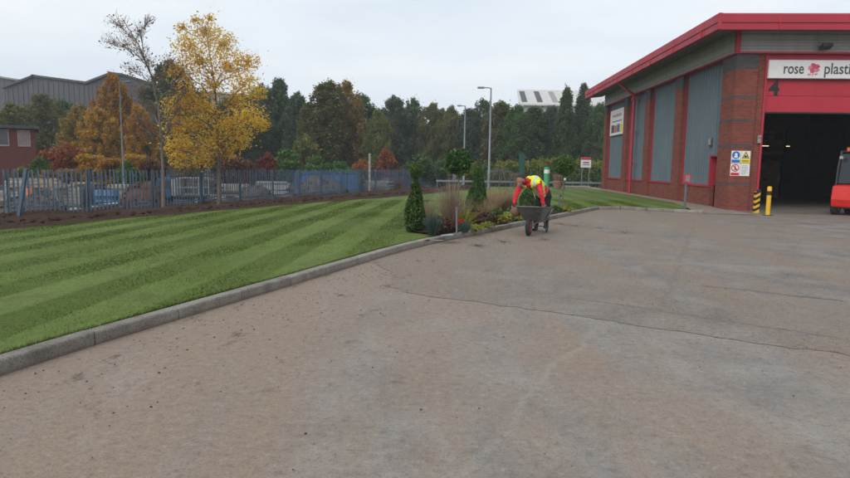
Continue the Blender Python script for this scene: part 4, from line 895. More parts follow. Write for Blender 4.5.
belt = [ # px, top py, distance, shape, leaf, width, where
 (168, 60, 62, 'round', 'bluish_leaf', 1.0, 'directly behind the bare tree'), (196, 88, 70, 'round', 'dark_leaf', 1.0, 'behind the golden tree on its left side'), (226, 96, 74, 'round', 'olive_leaf', .9, 'behind the golden tree on its right side'),
 (244, 92, 70, 'round', 'dark_leaf', 1.0, 'just right of the golden tree'), (262, 84, 74, 'round', 'bluish_leaf', .9, 'second right of the golden tree'), (279, 77, 76, 'spire', 'dark_leaf', 1.1, 'with the tallest spire right of the golden tree'),
 (297, 92, 72, 'round', 'bluish_leaf', .8, 'left of the pale roof gap'), (308, 102, 66, 'column', 'olive_leaf', .8, 'in front of the pale roof gap'), (328, 79, 66, 'column', 'olive_leaf', 1.3, 'tallest in the middle of the belt'), (346, 80, 68, 'round', 'amber_leaf', .9, 'beside the tallest of the belt'),
 (362, 93, 72, 'column', 'dark_leaf', 1.2, 'right of the amber one'), (378, 108, 66, 'round', 'olive_leaf', .8, 'above the orange shrub'), (395, 96, 78, 'round', 'bluish_leaf', 1.0, 'left of the lollipop tree'), (414, 97, 80, 'round', 'dark_leaf', .9, 'above the tapered topiary'), (433, 102, 78, 'round', 'olive_leaf', .9, 'behind the lollipop tree'),
 (452, 105, 84, 'round', 'olive_leaf', .8, 'left of the shorter lamp post'), (470, 108, 80, 'column', 'bluish_leaf', 1.2, 'between the two lamp posts'), (484, 98, 82, 'round', 'dark_leaf', .9, 'behind the taller lamp post'), (502, 100, 76, 'column', 'olive_leaf', 1.4, 'right of the taller lamp post'), (518, 104, 74, 'round', 'green_leaf', .9, 'below the left end of the white roof'),
 (535, 106, 72, 'column', 'dark_leaf', 1.4, 'below the dark skylights'), (552, 104, 74, 'round', 'bluish_leaf', .8, 'below the middle of the white roof'), (567, 84, 70, 'spire', 'dark_leaf', .75, 'with its spire against the white roof'), (585, 82, 72, 'spire', 'bluish_leaf', .75, 'rising above the right end of the white roof'), (600, 102, 70, 'round', 'dark_leaf', .8, 'against the far warehouse corner'), (616, 100, 76, 'round', 'dark_leaf', .8, 'half hidden by the warehouse'),
 (12, 102, 58, 'round', 'olive_leaf', 1.3, 'above the brick outbuilding'), (42, 93, 66, 'round', 'olive_leaf', 1.2, 'before the grey shed'), (62, 99, 70, 'round', 'dark_leaf', 1.2, 'right of the grey shed gable'), (80, 104, 56, 'round', 'amber_leaf', 1.1, 'right of the brick outbuilding'), (113, 72, 54, 'round', 'gold_leaf', .8, 'left of the bare tree'), (98, 106, 50, 'round', 'gold_leaf', 1.1, 'beside the left lamp post'), (138, 104, 48, 'round', 'gold_leaf', .9, 'low beneath the bare tree')]
for i, (px, py, y, sh, lf, wd, where) in enumerate(belt):
    top = at(px, py, y); z0 = -0.72; sc = (top.z - z0) / 12.0
    me = bv(sh, lf, i % 2)
    plant_tree('belt_tree', (top.x, y, z0), f'{SHN[sh]} {KN[lf]} tree {where}', 'tree', me, 'trees beyond the fence', rz=random.uniform(0, 6.28), sc=(sc * wd, sc * wd, sc))
# rear row that closes the belt
for i in range(17):
    px = 232 + i * 23 + random.uniform(-5, 5); py = 112 + random.uniform(-6, 8); y = 92 + random.uniform(-4, 8)
    top = at(px, py, y); sc = (top.z + .72) / 12.0
    plant_tree('belt_tree', (top.x, y, -0.72), 'dark tree of the rear row filling the belt behind the nearer trees', 'tree', bv('round', ('dark_leaf', 'bluish_leaf')[i % 2], 0), 'rear row of the tree belt', rz=random.uniform(0, 6.28), sc=(sc * 1.15, sc * 1.15, sc))
# shrubs
def bush_meshes(leaf, seed, asp, n=3600, size=0.10):
    r = np.random.default_rng(seed); c = []
    for k in range(int(16 + 9 * asp)):
        a = r.uniform(0, 6.28); q = 0.75 * r.random() ** .5; z = asp * (0.2 + 0.66 * r.random() * (1 - 0.45 * q))
        c.append((q * math.cos(a), q * math.sin(a), z, r.uniform(.20, .36)))
    m = MB()
    for (x, y, z, rr) in c: m.tube(curve_pts((x * .15, y * .15, -.05), (x, y, z), .1, 3, r, .03), [.03, .022, .014, .006], 5)
    _, cr_ = tree_meshes(1, c, .02, n, size, leaf, 'bark', r, limbs=False, shell=.5); return m.mesh('stem', 'bark'), cr_
BM = {}
def bm_(leaf, k, asp):
    if (leaf, k, asp) not in BM: BM[(leaf, k, asp)] = bush_meshes(leaf, 100 + len(BM), asp, int(2400 + 1500 * asp), .085)
    return BM[(leaf, k, asp)]
shrubs = [ # px, top, base, dist, halfwidth px, leaf, where
 (62, 133, 172, 44, 20, 'orange_leaf', 'beside the brick outbuilding'), (38, 150, 178, 42, 12, 'green_leaf', 'at the foot of the brick outbuilding'), (90, 140, 176, 43, 16, 'gold_leaf', 'left of the left lamp post'), (110, 145, 176, 42, 14, 'gold_leaf', 'just left of the left lamp post'), (128, 155, 178, 41, 14, 'green_leaf', 'behind the left lamp post'), (152, 147, 178, 43, 14, 'maroon_leaf', 'behind the bare trunk'), (135, 140, 178, 44, 13, 'gold_leaf', 'between left lamp post and bare trunk'),
 (188, 155, 180, 44, 14, 'amber_leaf', 'between the two trunks'), (232, 148, 180, 46, 18, 'maroon_leaf', 'right of the golden trunk'), (252, 152, 178, 46, 12, 'maroon_leaf', 'left of the crimson shrub'), (267, 147, 178, 48, 11, 'red_leaf', 'brightest behind the fence'), (286, 142, 178, 52, 18, 'green_leaf', 'right of the crimson shrub'), (306, 122, 178, 55, 13, 'olive_leaf', 'upright in the belt front'), (318, 150, 178, 52, 16, 'green_leaf', 'left of the bare fence stake'), (340, 156, 178, 52, 16, 'green_leaf', 'low, behind the fence stake'), (362, 152, 176, 54, 10, 'orange_leaf', 'left of the tall orange shrub'), (387, 139, 178, 56, 12, 'orange_leaf', 'tallest of the orange ones'), (372, 162, 178, 54, 12, 'maroon_leaf', 'under the orange shrubs'), (400, 160, 178, 56, 10, 'maroon_leaf', 'right of the orange shrubs'),
 (420, 148, 180, 58, 18, 'green_leaf', 'behind the tapered topiary'), (442, 155, 182, 60, 15, 'green_leaf', 'behind the lollipop tree crown'), (470, 152, 182, 60, 14, 'hedge_leaf', 'left of the taller lamp post'), (488, 158, 182, 60, 13, 'green_leaf', 'behind the taller lamp post'), (505, 152, 183, 62, 15, 'hedge_leaf', 'left of the dark green pillar'), (535, 150, 183, 62, 15, 'hedge_leaf', 'right of the dark green pillar'), (552, 149, 183, 62, 15, 'hedge_leaf', 'behind the bent worker'), (574, 150, 183, 60, 15, 'hedge_leaf', 'left of the white notice'), (594, 153, 183, 60, 14, 'hedge_leaf', 'right of the white notice'), (608, 152, 184, 62, 12, 'hedge_leaf', 'at the far warehouse corner'),
 (22, 160, 180, 40, 10, 'olive_leaf', 'against the outbuilding wall'), (68, 160, 180, 40, 12, 'tan_leaf', 'dry, behind the scrap timber'), (45, 165, 182, 40, 9, 'tan_leaf', 'dry and low, left behind the fence')]
for px, py, pb, y, hw, lf, where in shrubs:
    top = at(px, py, y); z0 = -0.72; h = top.z - z0; wdt = hw * y / F_PX / 0.95; asp = min((1.0, 1.6, 2.4, 3.4), key=lambda q: abs(q - h / wdt))
    plant_tree('shrub', (top.x, y, z0), f'{KN[lf]} leaved shrub {where}', 'shrub', bm_(lf, 0, asp), 'shrubs beyond the fence', rz=random.uniform(0, 6.28), sc=(wdt, wdt, h / asp), names=('stem', 'foliage'))
# clipped dark hedge behind the low barrier
def hedge(px0, px1, pt, y, label):
    a, b = at(px0, pt, y), at(px1, pt, y); n = int((b.x - a.x) * 420); r = np.random.default_rng(int(px0)); h = a.z + .72
    P = np.stack([r.uniform(0, b.x - a.x, n), r.uniform(-.6, .6, n), r.uniform(0, 1, n) ** .7 * h], 1)
    P[:, 1] = np.where(r.random(n) < .6, -.6 + r.normal(0, .06, n), P[:, 1]); P[:, 2] += .08 * np.sin(P[:, 0] * 2.1) * (P[:, 2] > h * .7)
    t = thing('hedge', (a.x, y, -0.72), label, 'hedge')
    link(bpy.data.objects.new('foliage', leaf_mesh('foliage', P, .11, 'topiary_leaf', r)), t)
    m = MB()
    for k in range(int((b.x - a.x) / .6)): m.tube([(0.3 + .6 * k, 0, 0), (.3 + .6 * k + r.normal(0, .05), 0, h * .8)], [.03, .01], 5)
    m.build('stem', 'bark', t)
hedge(478, 612, 166, 54, 'clipped dark green hedge behind the low grey barrier')

# ------------------------------------------------------------------ lamp posts, far street things
def lamp(px, ptop, pbase, y, arm, label, r=0.075, mat='lamp_grey'):
    b = at(px, pbase, y); tpp = at(px, ptop, y); b.z = -0.72 if y > 50 or px < 300 else lvl(b.x, b.y) ; H = tpp.z - b.z
    t = thing('lamp_post', b, label, 'lamp post', 'street lamps')
    MB().tube([(0, 0, -.1), (0, 0, 1.3), (0, 0, 1.32), (0, 0, H)], [r * 1.35, r * 1.35, r, r * .7], 10).build('column', mat, t)
    MB().tube([(0, 0, H - .03), (arm * .3, 0, H + .02), (arm, 0, H + .02)], r * .5, 8).build('arm', mat, t)
    MB().box((arm * 1.35, 0, H + .02), (abs(arm) * .9, .24, .13), bev=.03).build('lantern', mat, t)
    MB().box((0, -r * 1.36, .7), (.1, .012, .5)).build('access_door', 'galvanised', t)
lamp(488.5, 88, 190, 46, -0.55, 'taller grey lamp post with a lantern arm to the left, above the flower bed')
lamp(463.5, 106, 186, 58, -0.4, 'shorter grey lamp post farther off behind the lollipop tree')
lamp(123.5, 82, 176, 40, 0.4, 'plain grey lamp post among the gold trees behind the fence', .055, 'dull_steel')
gs = thing('fence_stake', Vector((*at(369.5, 190, 46.5)[:2], -0.72)), 'single pale timber stake standing behind the palisade fence', 'stake')
MB().box((0, 0, 1.5), (.16, .16, 3.2), bev=.02).build('stake', 'grey_timber', gs)
def ground_at(px, y): p = at(px, 185, y); return Vector((p.x, y, lvl(p.x, y) if y < 49 else -0.72))
# low barrier along the far edge of the lawn
b0, b1 = at(436, 181, 50.5), at(622, 184, 50.5)
br = thing('low_barrier', Vector((b0.x, 50.5, -0.72)), 'low grey steel barrier along the far edge of the lawn', 'barrier')
Lb = b1.x - b0.x
MB().prism([(-.04, .98), (.02, 1.0), (-.02, 1.05), (.02, 1.1), (-.04, 1.13), (-.06, 1.13), (-.06, .98)], 'x', 0, Lb).build('beam', 'lamp_grey', br)
for k in range(int(Lb / 2) + 1): MB().box((2 * k + .1, .03, .55), (.1, .1, 1.2)).build('post', 'fence_post_steel', br)
gp_ = thing('green_pillar', ground_at(521, 49.5), 'tall dark green square pillar behind the worker', 'pillar')
zt_ = at(521, 153, 49.5).z - gp_.location.z
MB().box((0, 0, zt_ / 2), (.42, .42, zt_), bev=.03).build('shaft', 'post_green', gp_); MB().box((0, 0, zt_ + .02), (.48, .48, .06), bev=.01).build('cap', 'post_green', gp_); MB().box((0, 0, .06), (.56, .56, .12), bev=.01).build('base', 'stone', gp_)
gt = thing('tree_tube', ground_at(546.5, 40), 'short bright green and white marker post above the worker', 'marker post')
zt_ = at(546.5, 167, 40).z - gt.location.z
MB().tube([(0, 0, 0), (0, 0, zt_)], .19, 12).build('tube', 'bright_green', gt); MB().tube([(0, 0, zt_ - .40), (0, 0, zt_ - .16)], .194, 12).build('white_band', 'white_board', gt)
nt_ = thing('notice', Vector((*at(585, 185, 52)[:2], -.72)), 'white notice with a red header on posts before the yellow green shrubs', 'sign')
za, zb = at(585, 167.5, 52).z + .72, at(585, 157.5, 52).z + .72
MB().box((0, 0, (za + zb) / 2), (.85, .04, zb - za)).build('board', 'white_board', nt_); MB().box((0, -.024, zb - .1), (.84, .006, .18)).build('red_header', 'sign_red', nt_)
MB().box((0, -.024, zb - .42), (.5, .006, .1)).box((0, -.024, zb - .6), (.6, .006, .06)).build('printed_line', 'dark_print', nt_)
for x in (-.3, .3): MB().box((x, .04, za / 2), (.06, .04, za)).build('post', 'galvanised', nt_)
pl = thing('planter', ground_at(557.5, 44), 'round terracotta planter with a dry plant near the far lawn edge', 'planter')
MB().tube([(0, 0, 0), (0, 0, .05), (0, 0, .5), (0, 0, .55), (0, 0, .55)], [.24, .26, .36, .38, .3], 14).build('pot', 'terracotta', pl)
r_ = np.random.default_rng(8); n = 240; a = r_.uniform(0, 6.28, n); q = r_.random(n) ** .5
link(bpy.data.objects.new('plant', blade_mesh('plant', np.stack([.2 * q * np.cos(a), .2 * q * np.sin(a), np.full(n, .52)], 1), np.stack([.42 * q * np.cos(a), .42 * q * np.sin(a), r_.uniform(.8, 1.15, n)], 1), .03, 'pink_straw_leaf', r_)), pl)
lw = thing('stone_slab', ground_at(577, 46.5), 'pale flat stone slab lying at the far lawn edge', 'slab')
MB().box((0, 0, .06), (1.9, .5, .14), bev=.03).build('slab', 'stone', lw); MB().box((0.5, 0, .135), (.5, .3, .02)).build('top_patch', 'scrap_white', lw)
gl = thing('globe_light', ground_at(564.5, 44), 'small white globe light on a thin post beside the planter', 'light')
MB().tube([(0, 0, 0), (0, 0, .55)], .03, 8).build('post', 'scrap_dark', gl); MB().ball((0, 0, .64), .11).build('globe', 'white_board', gl)
def weeping(px, y, label, h=1.25, w_=1.3, n=46):
    p = ground_at(px, y); t = thing('weeping_shrub', p, label, 'shrub', 'weeping shrubs'); r = np.random.default_rng(int(px)); m = MB()
    m.tube([(0, 0, -.05), (0.02, 0, h * .5), (0, .02, h * .9)], [.05, .04, .03], 7)
    br_ = MB()
    for k in range(n):
        a = r.uniform(0, 6.28); q = w_ * r.uniform(.35, 1); d = Vector((math.cos(a), math.sin(a), 0))
        br_.tube([Vector((0, 0, h * .88)), d * q * .35 + Vector((0, 0, h * r.uniform(1.0, 1.2))), d * q * .75 + Vector((0, 0, h * r.uniform(.7, .95))), d * q + Vector((0, 0, h * r.uniform(.15, .45)))], [.014, .011, .009, .004], 4, cap=False)
    m.build('stem', 'grey_twig', t); br_.build('branches', 'grey_twig', t, fix=False)
weeping(499, 43, 'grey arching weeping shrub left of the bent worker'); weeping(514, 44.5, 'smaller grey weeping shrub just behind the worker head', 1.0, .9, 34)

# ------------------------------------------------------------------ planting bed
iA = min(range(len(kin)), key=lambda i: abs(kin[i].y - 12.75) + (99 if kin[i].x > 3 else 0)); iB = min(range(len(kin)), key=lambda i: abs(kin[i].y - 20.6) + (99 if kin[i].x > 6.4 else 0))
front = [(p.x, p.y) for p in kin[iA:iB + 1]]; back = []
for i, p in enumerate(kin[iA:iB + 1]):
    t = i / (iB - iA); wv = 2.1 * math.sin(math.pi * min(1, t * 1.25 + .04)) ** .6 if t < .77 else .75 * (1 - (t - .77) / .23) + .05
    d = (kin[min(iA + i + 1, len(kin) - 1)] - kin[iA + i - 1]).normalized(); back.append((p.x - d.y * max(wv, .12), p.y + d.x * max(wv, .12)))
def bed_z(x, y): return lvl(x, y) + 0.035 + 0.03 * hnoise(x, y, 3) + random.uniform(-.012, .02)
bed = cdt_sheet('planting_bed', front + back[::-1][1:-1], 0.12, bed_z, 'soil', jitter=.3)
def pick_bed():
    i = random.randrange(len(front)); t = random.random(); x = front[i][0] * (1 - t) + back[i][0] * t; y = front[i][1] * (1 - t) + back[i][1] * t; return x, y, lvl(x, y) + .05
tag(clods('bark_mulch', 900, pick_bed, 0.008, 0.032, 'soil'), 'dark bark mulch lumps in the planting bed', 'mulch')
def spot(px, py): # pixel of a plant's foot -> ground
    z = 0.1
    for _ in range(6): p = on_z(px, py, z); z = lvl(p.x, p.y)
    return Vector((p.x, p.y, z + 0.02))
def profile_cloud(n, prof, rng, surf=.75):
    """points in a turned shape: prof = [(z, r)]"""
    zs = np.array([a for a, b in prof]); rs = np.array([b for a, b in prof]); z = rng.uniform(zs[0], zs[-1], n * 3); r = np.interp(z, zs, rs)
    keep = rng.random(n * 3) < r / rs.max() * .9 + .1; z, r = z[keep][:n], r[keep][:n]; k = len(z); a = rng.uniform(0, 6.28, k)
    q = r * np.where(rng.random(k) < surf, rng.uniform(.82, 1.08, k), rng.random(k) ** .5) * (1 + .10 * np.sin(a * 3 + z * 9))
    return np.stack([q * np.cos(a), q * np.sin(a), z], 1)
def topiary(px, pb, pt, prof, label, leaf='topiary_leaf', n=6500, stem=.02, tip=None):
    p = spot(px, pb); h = at(px, pt, p.y).z - p.z; r = np.random.default_rng(int(px))
    t = thing('topiary_conifer', p, label, 'topiary', 'clipped evergreens in the bed')
    MB().tube([(0, 0, -.1), (0, 0, h * .9)], [stem, stem * .4], 7).build('trunk', 'bark', t)
    P = profile_cloud(n, [(a * h, b) for a, b in prof], r)
    link(bpy.data.objects.new('crown', leaf_mesh('crown', P, .030, leaf, r, 1.6, .2)), t)
    if tip: link(bpy.data.objects.new('fresh_tip', leaf_mesh('fresh_tip', profile_cloud(900, [(a * h, b) for a, b in tip], r, .5), .03, 'fresh_leaf', r, 1.8, .2)), t)
    return t
topiary(415, 232, 165, [(.02, .15), (.08, .225), (.25, .215), (.45, .16), (.62, .105), (.74, .07), (.79, .035), (.83, .08), (.91, .115), (1, .03)], 'tapered column topiary with a tufted top at the left end of the bed', tip=[(.85, .09), (.93, .13), (1.0, .04)])
topiary(477, 217, 163, [(.02, .2), (.08, .33), (.2, .33), (.4, .26), (.6, .18), (.8, .12), (1, .03)], 'broad cone topiary in the middle of the bed', tip=[(.72, .12), (.85, .12), (1.0, .03)])
topiary(527, 214, 188, [(.02, .12), (.15, .26), (.5, .25), (.8, .16), (1, .04)], 'low rounded conifer behind the wheelbarrow', n=2800)
def lollipop(px, pb, ptop, pbot, rpx, label, leaf, n):
    p = spot(px, pb); d = p.y; zt, zb = at(px, ptop, d).z - p.z, at(px, pbot, d).z - p.z; c = (zt + zb) / 2; rv = (zt - zb) / 2; rh = rpx * d / F_PX; r = np.random.default_rng(int(px))
    t = thing('lollipop_tree', p, label, 'tree', 'standard ball trees')
    m = MB(); m.tube([(0, 0, -.1), (.012, 0, zb * .5), (0, 0, c)], [.026, .021, .016], 8)
    for k in range(9):
        q = r.normal(size=3); q /= np.linalg.norm(q); m.tube([(0, 0, zb), (q[0] * rh * .5, q[1] * rh * .5, c + q[2] * rv * .3), (q[0] * rh * .85, q[1] * rh * .85, c + q[2] * rv * .8)], [.012, .008, .003], 5)
    m.build('trunk', 'bark', t)
    dd = r.normal(size=(n, 3)); dd /= np.linalg.norm(dd, axis=1)[:, None]; q = np.where(r.random(n) < .7, r.uniform(.8, 1.1, n), r.random(n) ** .4) * (1 + .12 * np.sin(dd[:, 0] * 7) * np.cos(dd[:, 2] * 6 + dd[:, 1] * 5))
    P = np.array([0, 0, c]) + dd * q[:, None] * np.array([rh, rh, rv])
    link(bpy.data.objects.new('crown', leaf_mesh('crown', P, .045 if rh < .35 else .055, leaf, r)), t)
lollipop(457.5, 223, 150, 174, 12.5, 'standard tree with a round clipped crown in the flower bed', 'topiary_leaf', 2600)
lollipop(562, 211, 156, 175, 10, 'small round headed tree at the end of the kerb bed', 'green_leaf', 2200)
st_ = thing('tree_stake', spot(560.5, 212) + Vector((-.06, -.04, 0)), 'short grey stake supporting the small round headed tree', 'stake')
MB().tube([(0, 0, -.1), (0, 0, .55)], .028, 7).build('stake', 'dull_steel', st_); MB().tube([(.0, 0, .5), (.05, .03, .5)], .035, 6).build('tie', 'rubber', st_)
def tuft(px, pb, h, spread, n, leaf, label, wd=.008, droop=.3, lean=(0, 0), cat='grass clump', name='grass_clump', base_r=.06):
    p = spot(px, pb); r = np.random.default_rng(int(px * 7 + pb)); a = r.uniform(0, 6.28, n); q = r.random(n) ** .6
    B = np.stack([base_r * q * np.cos(a), base_r * q * np.sin(a), np.full(n, -.01)], 1); hh = h * r.uniform(.55 if wd < .0105 else .25, 1.05, n) * (1 - .3 * q)
    T = np.stack([spread * q * np.cos(a) + lean[0] * hh, spread * q * np.sin(a) + lean[1] * hh, hh], 1)
    o = link(bpy.data.objects.new(name, blade_mesh(name, B, T, wd, leaf, r, droop, 4))); o.location = p
    return tag(o, label, cat, 'plants in the flower bed')
def mound(px, pb, r0, h, n, leaf, label, size=.05, name='bedding_plant'):
    p = spot(px, pb); r = np.random.default_rng(int(px * 3 + pb)); t = thing(name, p, label, 'plant', 'plants in the flower bed')
    P = profile_cloud(n, [(0.01, r0 * .8), (h * .35, r0), (h * .75, r0 * .75), (h, r0 * .15)], r, .6)
    link(bpy.data.objects.new('leaves', leaf_mesh('leaves', P, size, leaf, r, 1.3, .8)), t)
    m = MB()
    for k in range(10): a = r.uniform(0, 6.28); m.tube([(0, 0, -.03), (r0 * .4 * math.cos(a), r0 * .4 * math.sin(a), h * .4), (r0 * .75 * math.cos(a), r0 * .75 * math.sin(a), h * .6)], [.008, .006, .003], 4)
    m.build('stem', 'blue_green_leafstem', t); return t
tuft(432.5, 236, .50, .26, 420, 'blue_grass_leaf', 'blue green grass clump right of the tapered topiary', .009)
tuft(429, 229, .85, .32, 170, 'pink_straw_leaf', 'thin dry brown grass behind the blue green clump', .006, .15)
tuft(421, 224, .75, .35, 160, 'straw_leaf', 'wispy straw grass behind the tapered topiary', .005, .2)
tuft(450, 227, 1.30, .55, 260, 'pink_straw_leaf', 'tall dry pinkish plume grass around the round headed tree', .012, .55, (-.05, 0))
tuft(461, 224, .95, .40, 160, 'pink_straw_leaf', 'dry plume grass right of the round tree trunk', .009, .3)
tuft(455, 225, .62, .52, 90, 'lime_leaf', 'spiky yellow green sword leaved plant in the bed', .030, .25, cat='plant', name='sword_plant')
tuft(466, 226, .50, .40, 60, 'lime_leaf', 'smaller sword leaved plant beside the broad cone', .028, .25, cat='plant', name='sword_plant')
for px, pb, h in ((488, 214, .85), (496, 212, .9), (504, 211, .85), (511, 210, .8), (484, 218, .6)):
    tuft(px, pb, h, .42, 420, 'straw_leaf', {488: 'pale straw grass just right of the broad cone', 496: 'pale straw grass, second right of the broad cone', 504: 'pale straw grass, third right of the broad cone', 511: 'pale straw grass nearest the worker arm', 484: 'short straw grass before the broad cone'}[px], .007, .25, (.06, 0))
tuft(513, 218, .38, .2, 260, 'blue_grass_leaf', 'small blue green clump left of the wheelbarrow', .009)
tuft(465, 233, .30, .2, 220, 'blue_grass_leaf', 'low blue green clump at the kerb in the bed middle', .008)
mound(444, 233, .26, .30, 520, 'brown_leaf', 'dark bronze leaved mound left of the shovel')
mound(472, 222, .34, .30, 800, 'maroon_leaf', 'maroon leaved mound below the broad cone')
mound(486, 224, .30, .26, 600, 'brown_leaf', 'bronze leaved mound right of the maroon one')
mound(461, 228, .12, .20, 140, 'red_flower', 'small bright red flower in the bed', .045)
mound(476, 231, .20, .13, 230, 'yellow_flower', 'low pale yellow plant at the kerb edge', .045)
mound(488, 228, .17, .13, 200, 'lime_leaf', 'low lime plant at the kerb edge', .04)
mound(500, 224, .20, .20, 300, 'yellow_flower', 'yellow flowering plant before the straw grass')
mound(508, 221, .2, .22, 300, 'lime_leaf', 'lime green plant before the straw grass')
mound(517, 221, .17, .16, 260, 'yellow_flower', 'yellow flowering plant beside the barrow wheel')
mound(497, 219, .22, .28, 380, 'green_leaf', 'mid green leafy plant left of the worker')
mound(566, 212, .20, .16, 240, 'yellow_flower', 'yellow plant at the foot of the small round headed tree')
mound(556, 212.5, .18, .2, 240, 'green_leaf', 'green plant left of the small tree stake')
mound(437, 228, .2, .3, 260, 'maroon_leaf', 'dull maroon plant behind the blue green clump')
# shovel laid over the kerb, its handle propped in the plants
shp = spot(449, 238); shv = thing('shovel', shp, 'grey shovel with its blade on the turf and handle propped in the bed', 'shovel')
m = MB()
ax = Vector((.55, .42, 0)).normalized(); sd_ = Vector((-ax.y, ax.x, 0))
bl = [(0.0, .02), (.04, .10), (.12, .125), (.30, .125), (.33, .10)]; V = []; 
for s_, wv in bl:
    for k in (-1, -.5, 0, .5, 1): V.append(ax * (s_ - .18) + sd_ * wv * k + Vector((0, 0, .018 + .02 * abs(k) ** 2 + .03 * s_)))
nb = len(V); V2 = [v + Vector((0, 0, -.004)) for v in V]
fs = [(i * 5 + j, i * 5 + j + 1, i * 5 + j + 6, i * 5 + j + 5) for i in range(4) for j in range(4)]
m.add(V, fs).add(V2, [f[::-1] for f in fs]); m.build('blade', 'galvanised', shv)
sa = ax * .14 + Vector((0, 0, .03)); hb = Vector((.16, .30, .56))
MB().tube([sa, ax * .20 + Vector((0, 0, .07)), hb], [.018, .018, .016], 8).build('handle', 'dull_steel', shv)
MB().tube([hb - sd_ * .04, hb + sd_ * .04], .014, 8).build('grip', 'dull_steel', shv)
tw = thing('hand_trowel', spot(431, 242.5), 'small hand tool with a dark handle lying on the turf', 'hand tool')
MB().tube([(-.10, -.01, .02), (-.02, 0, .025)], [.016, .013], 8).build('handle', 'black', tw); MB().tube([(-.02, 0, .025), (.06, .015, .03)], .006, 6).build('neck', 'galvanised', tw)
MB().add([(.05, -.02, .025), (.05, .05, .025), (.20, .075, .02), (.26, .055, .018), (.20, .0, .02), (.05, -.02, .020), (.05, .05, .020), (.20, .075, .015), (.26, .055, .013), (.20, .0, .015)], [(0, 1, 2, 3, 4), (9, 8, 7, 6, 5)]).build('blade', 'scrap_white', tw)
MB().tube([(-.125, -.012, .02), (-.10, -.01, .02)], .017, 8).build('red_end', 'sign_red', tw)

# ------------------------------------------------------------------ wheelbarrow
WBP = on_z(528.5, 236.0); WA = rad(-112 + 0); fwd2 = Vector((math.cos(WA), math.sin(WA), 0))
wb = thing('wheelbarrow', Vector((WBP.x, WBP.y, 0.004)) - fwd2 * .56, 'grey steel wheelbarrow with a red hubbed wheel beside the kerb', 'wheelbarrow', rz=WA)
def tray(m):
    top = [(.62, .25), (.56, .31), (-.30, .34), (-.38, .30), (-.38, -.30), (-.30, -.34), (.56, -.31), (.62, -.25)]; zt2 = [.66, .66, .60, .60, .60, .60, .66, .66]
    bot = [(.26, .15), (.22, .19), (-.20, .20), (-.24, .17), (-.24, -.17), (-.20, -.20), (.22, -.19), (.26, -.15)]
    V = [(x, y, z) for (x, y), z in zip(top, zt2)] + [(x, y, .31) for x, y in bot]
    Vi = [(x * .985, y * .985, z + .001) for (x, y), z in zip(top, zt2)] + [(x * .97, y * .97, .318) for x, y in bot]
    q = [(i, (i + 1) % 8, 8 + (i + 1) % 8, 8 + i) for i in range(8)]
    m.add(V, q + [tuple(range(15, 7, -1))]).add(Vi, [f[::-1] for f in q] + [tuple(range(8, 16))]).add(V[:8] + Vi[:8], q)
    m.tube([V[i] for i in range(8)] + [V[0]], .012, 6, cap=False)
ty_ = MB(); tray(ty_); ty_.build('tray', 'barrow_steel', wb, fix=False)
for s_ in (-1, 1):
    MB().tube([(.60, .07 * s_, .20), (.30, .12 * s_, .29), (-.25, .21 * s_, .29), (-.45, .26 * s_, .42), (-.92, .29 * s_, .60)], .017, 8).build('frame_bar', 'barrow_steel', wb)
    MB().tube([(-.78, .279 * s_, .546), (-.94, .292 * s_, .607)], .024, 8).build('hand_grip', 'rubber', wb)
    MB().tube([(-.18, .21 * s_, .29), (-.30, .23 * s_, .012), (-.40, .23 * s_, .012), (-.42, .25 * s_, .40)], .016, 8).build('leg', 'barrow_steel', wb)
MB().tube([(-.30, -.23, .15), (-.30, .23, .15)], .012, 6).build('leg_brace', 'barrow_steel', wb)
wl = MB().tube([(.56, -.045, .2), (.56, -.035, .2), (.56, 0, .2), (.56, .035, .2), (.56, .045, .2)], [.165, .19, .20, .19, .165], 22).build('wheel', 'rubber', wb)
MB().tube([(.56, -.05, .2), (.56, .05, .2)], .115, 16).build('rim', 'hub_red', wl); MB().tube([(.56, -.09, .2), (.56, .09, .2)], .014, 8).build('axle', 'barrow_steel', wl)

# ------------------------------------------------------------------ the worker
def W(px, py, y): return at(px, py, y)
pelvis = W(544.5, 193.5, 15.02); chest = W(534, 183, 14.78); neck = W(526, 181, 14.62); head = W(520.3, 180, 14.50)
shL, shR = W(520.5, 184.5, 14.74), W(538.5, 183.5, 14.55)         # image left / right shoulders
elL, elR = W(516, 196, 14.55), W(541.5, 195, 14.40); haL, haR = W(513.5, 205.5, 14.42), W(543.5, 205, 14.42)
hipL, hipR = W(540.5, 197.5, 15.08), W(546.5, 197.5, 14.98)
knL, knR = W(536.5, 213, 15.10), W(546.5, 213.5, 14.92); anL, anR = W(536, 228.5, 15.22), W(546, 229, 15.02)
anL.z, anR.z = 0.095, 0.095
toL, toR = anL + Vector((-.09, -.17, -.055)), anR + Vector((-.07, -.19, -.055))
caps = []   # (a, b, ra, rb, material)
def cap(a, b, ra, rb, mt): caps.append((Vector(a), Vector(b), ra, rb, mt))
SK, RD, TR, SH, WS = 0, 1, 2, 3, 4
cap(pelvis + Vector((.0, .0, .0)), chest, .150, .165, RD); cap(hipL + Vector((0, 0, .03)), hipR + Vector((0, 0, .03)), .125, .125, TR)
cap(chest, chest.lerp(neck, .5), .165, .125, RD); cap(shL, shR, .085, .085, RD); cap(chest, shL, .12, .08, RD); cap(chest, shR, .12, .08, RD)
cap(chest.lerp(neck, .5), neck.lerp(head, .9), .056, .052, SK)
cap(chest.lerp(neck, .4), neck.lerp(head, .25), .088, .068, RD)
hd = (head - neck).normalized(); look = Vector((-.50, -.52, -.69)).normalized()
cap(head, head + Vector((0, 0, .035)) - look * .02, .092, .094, SK); cap(head + look * .035 + Vector((0, 0, -.055)), head + look * .02, .062, .078, SK)
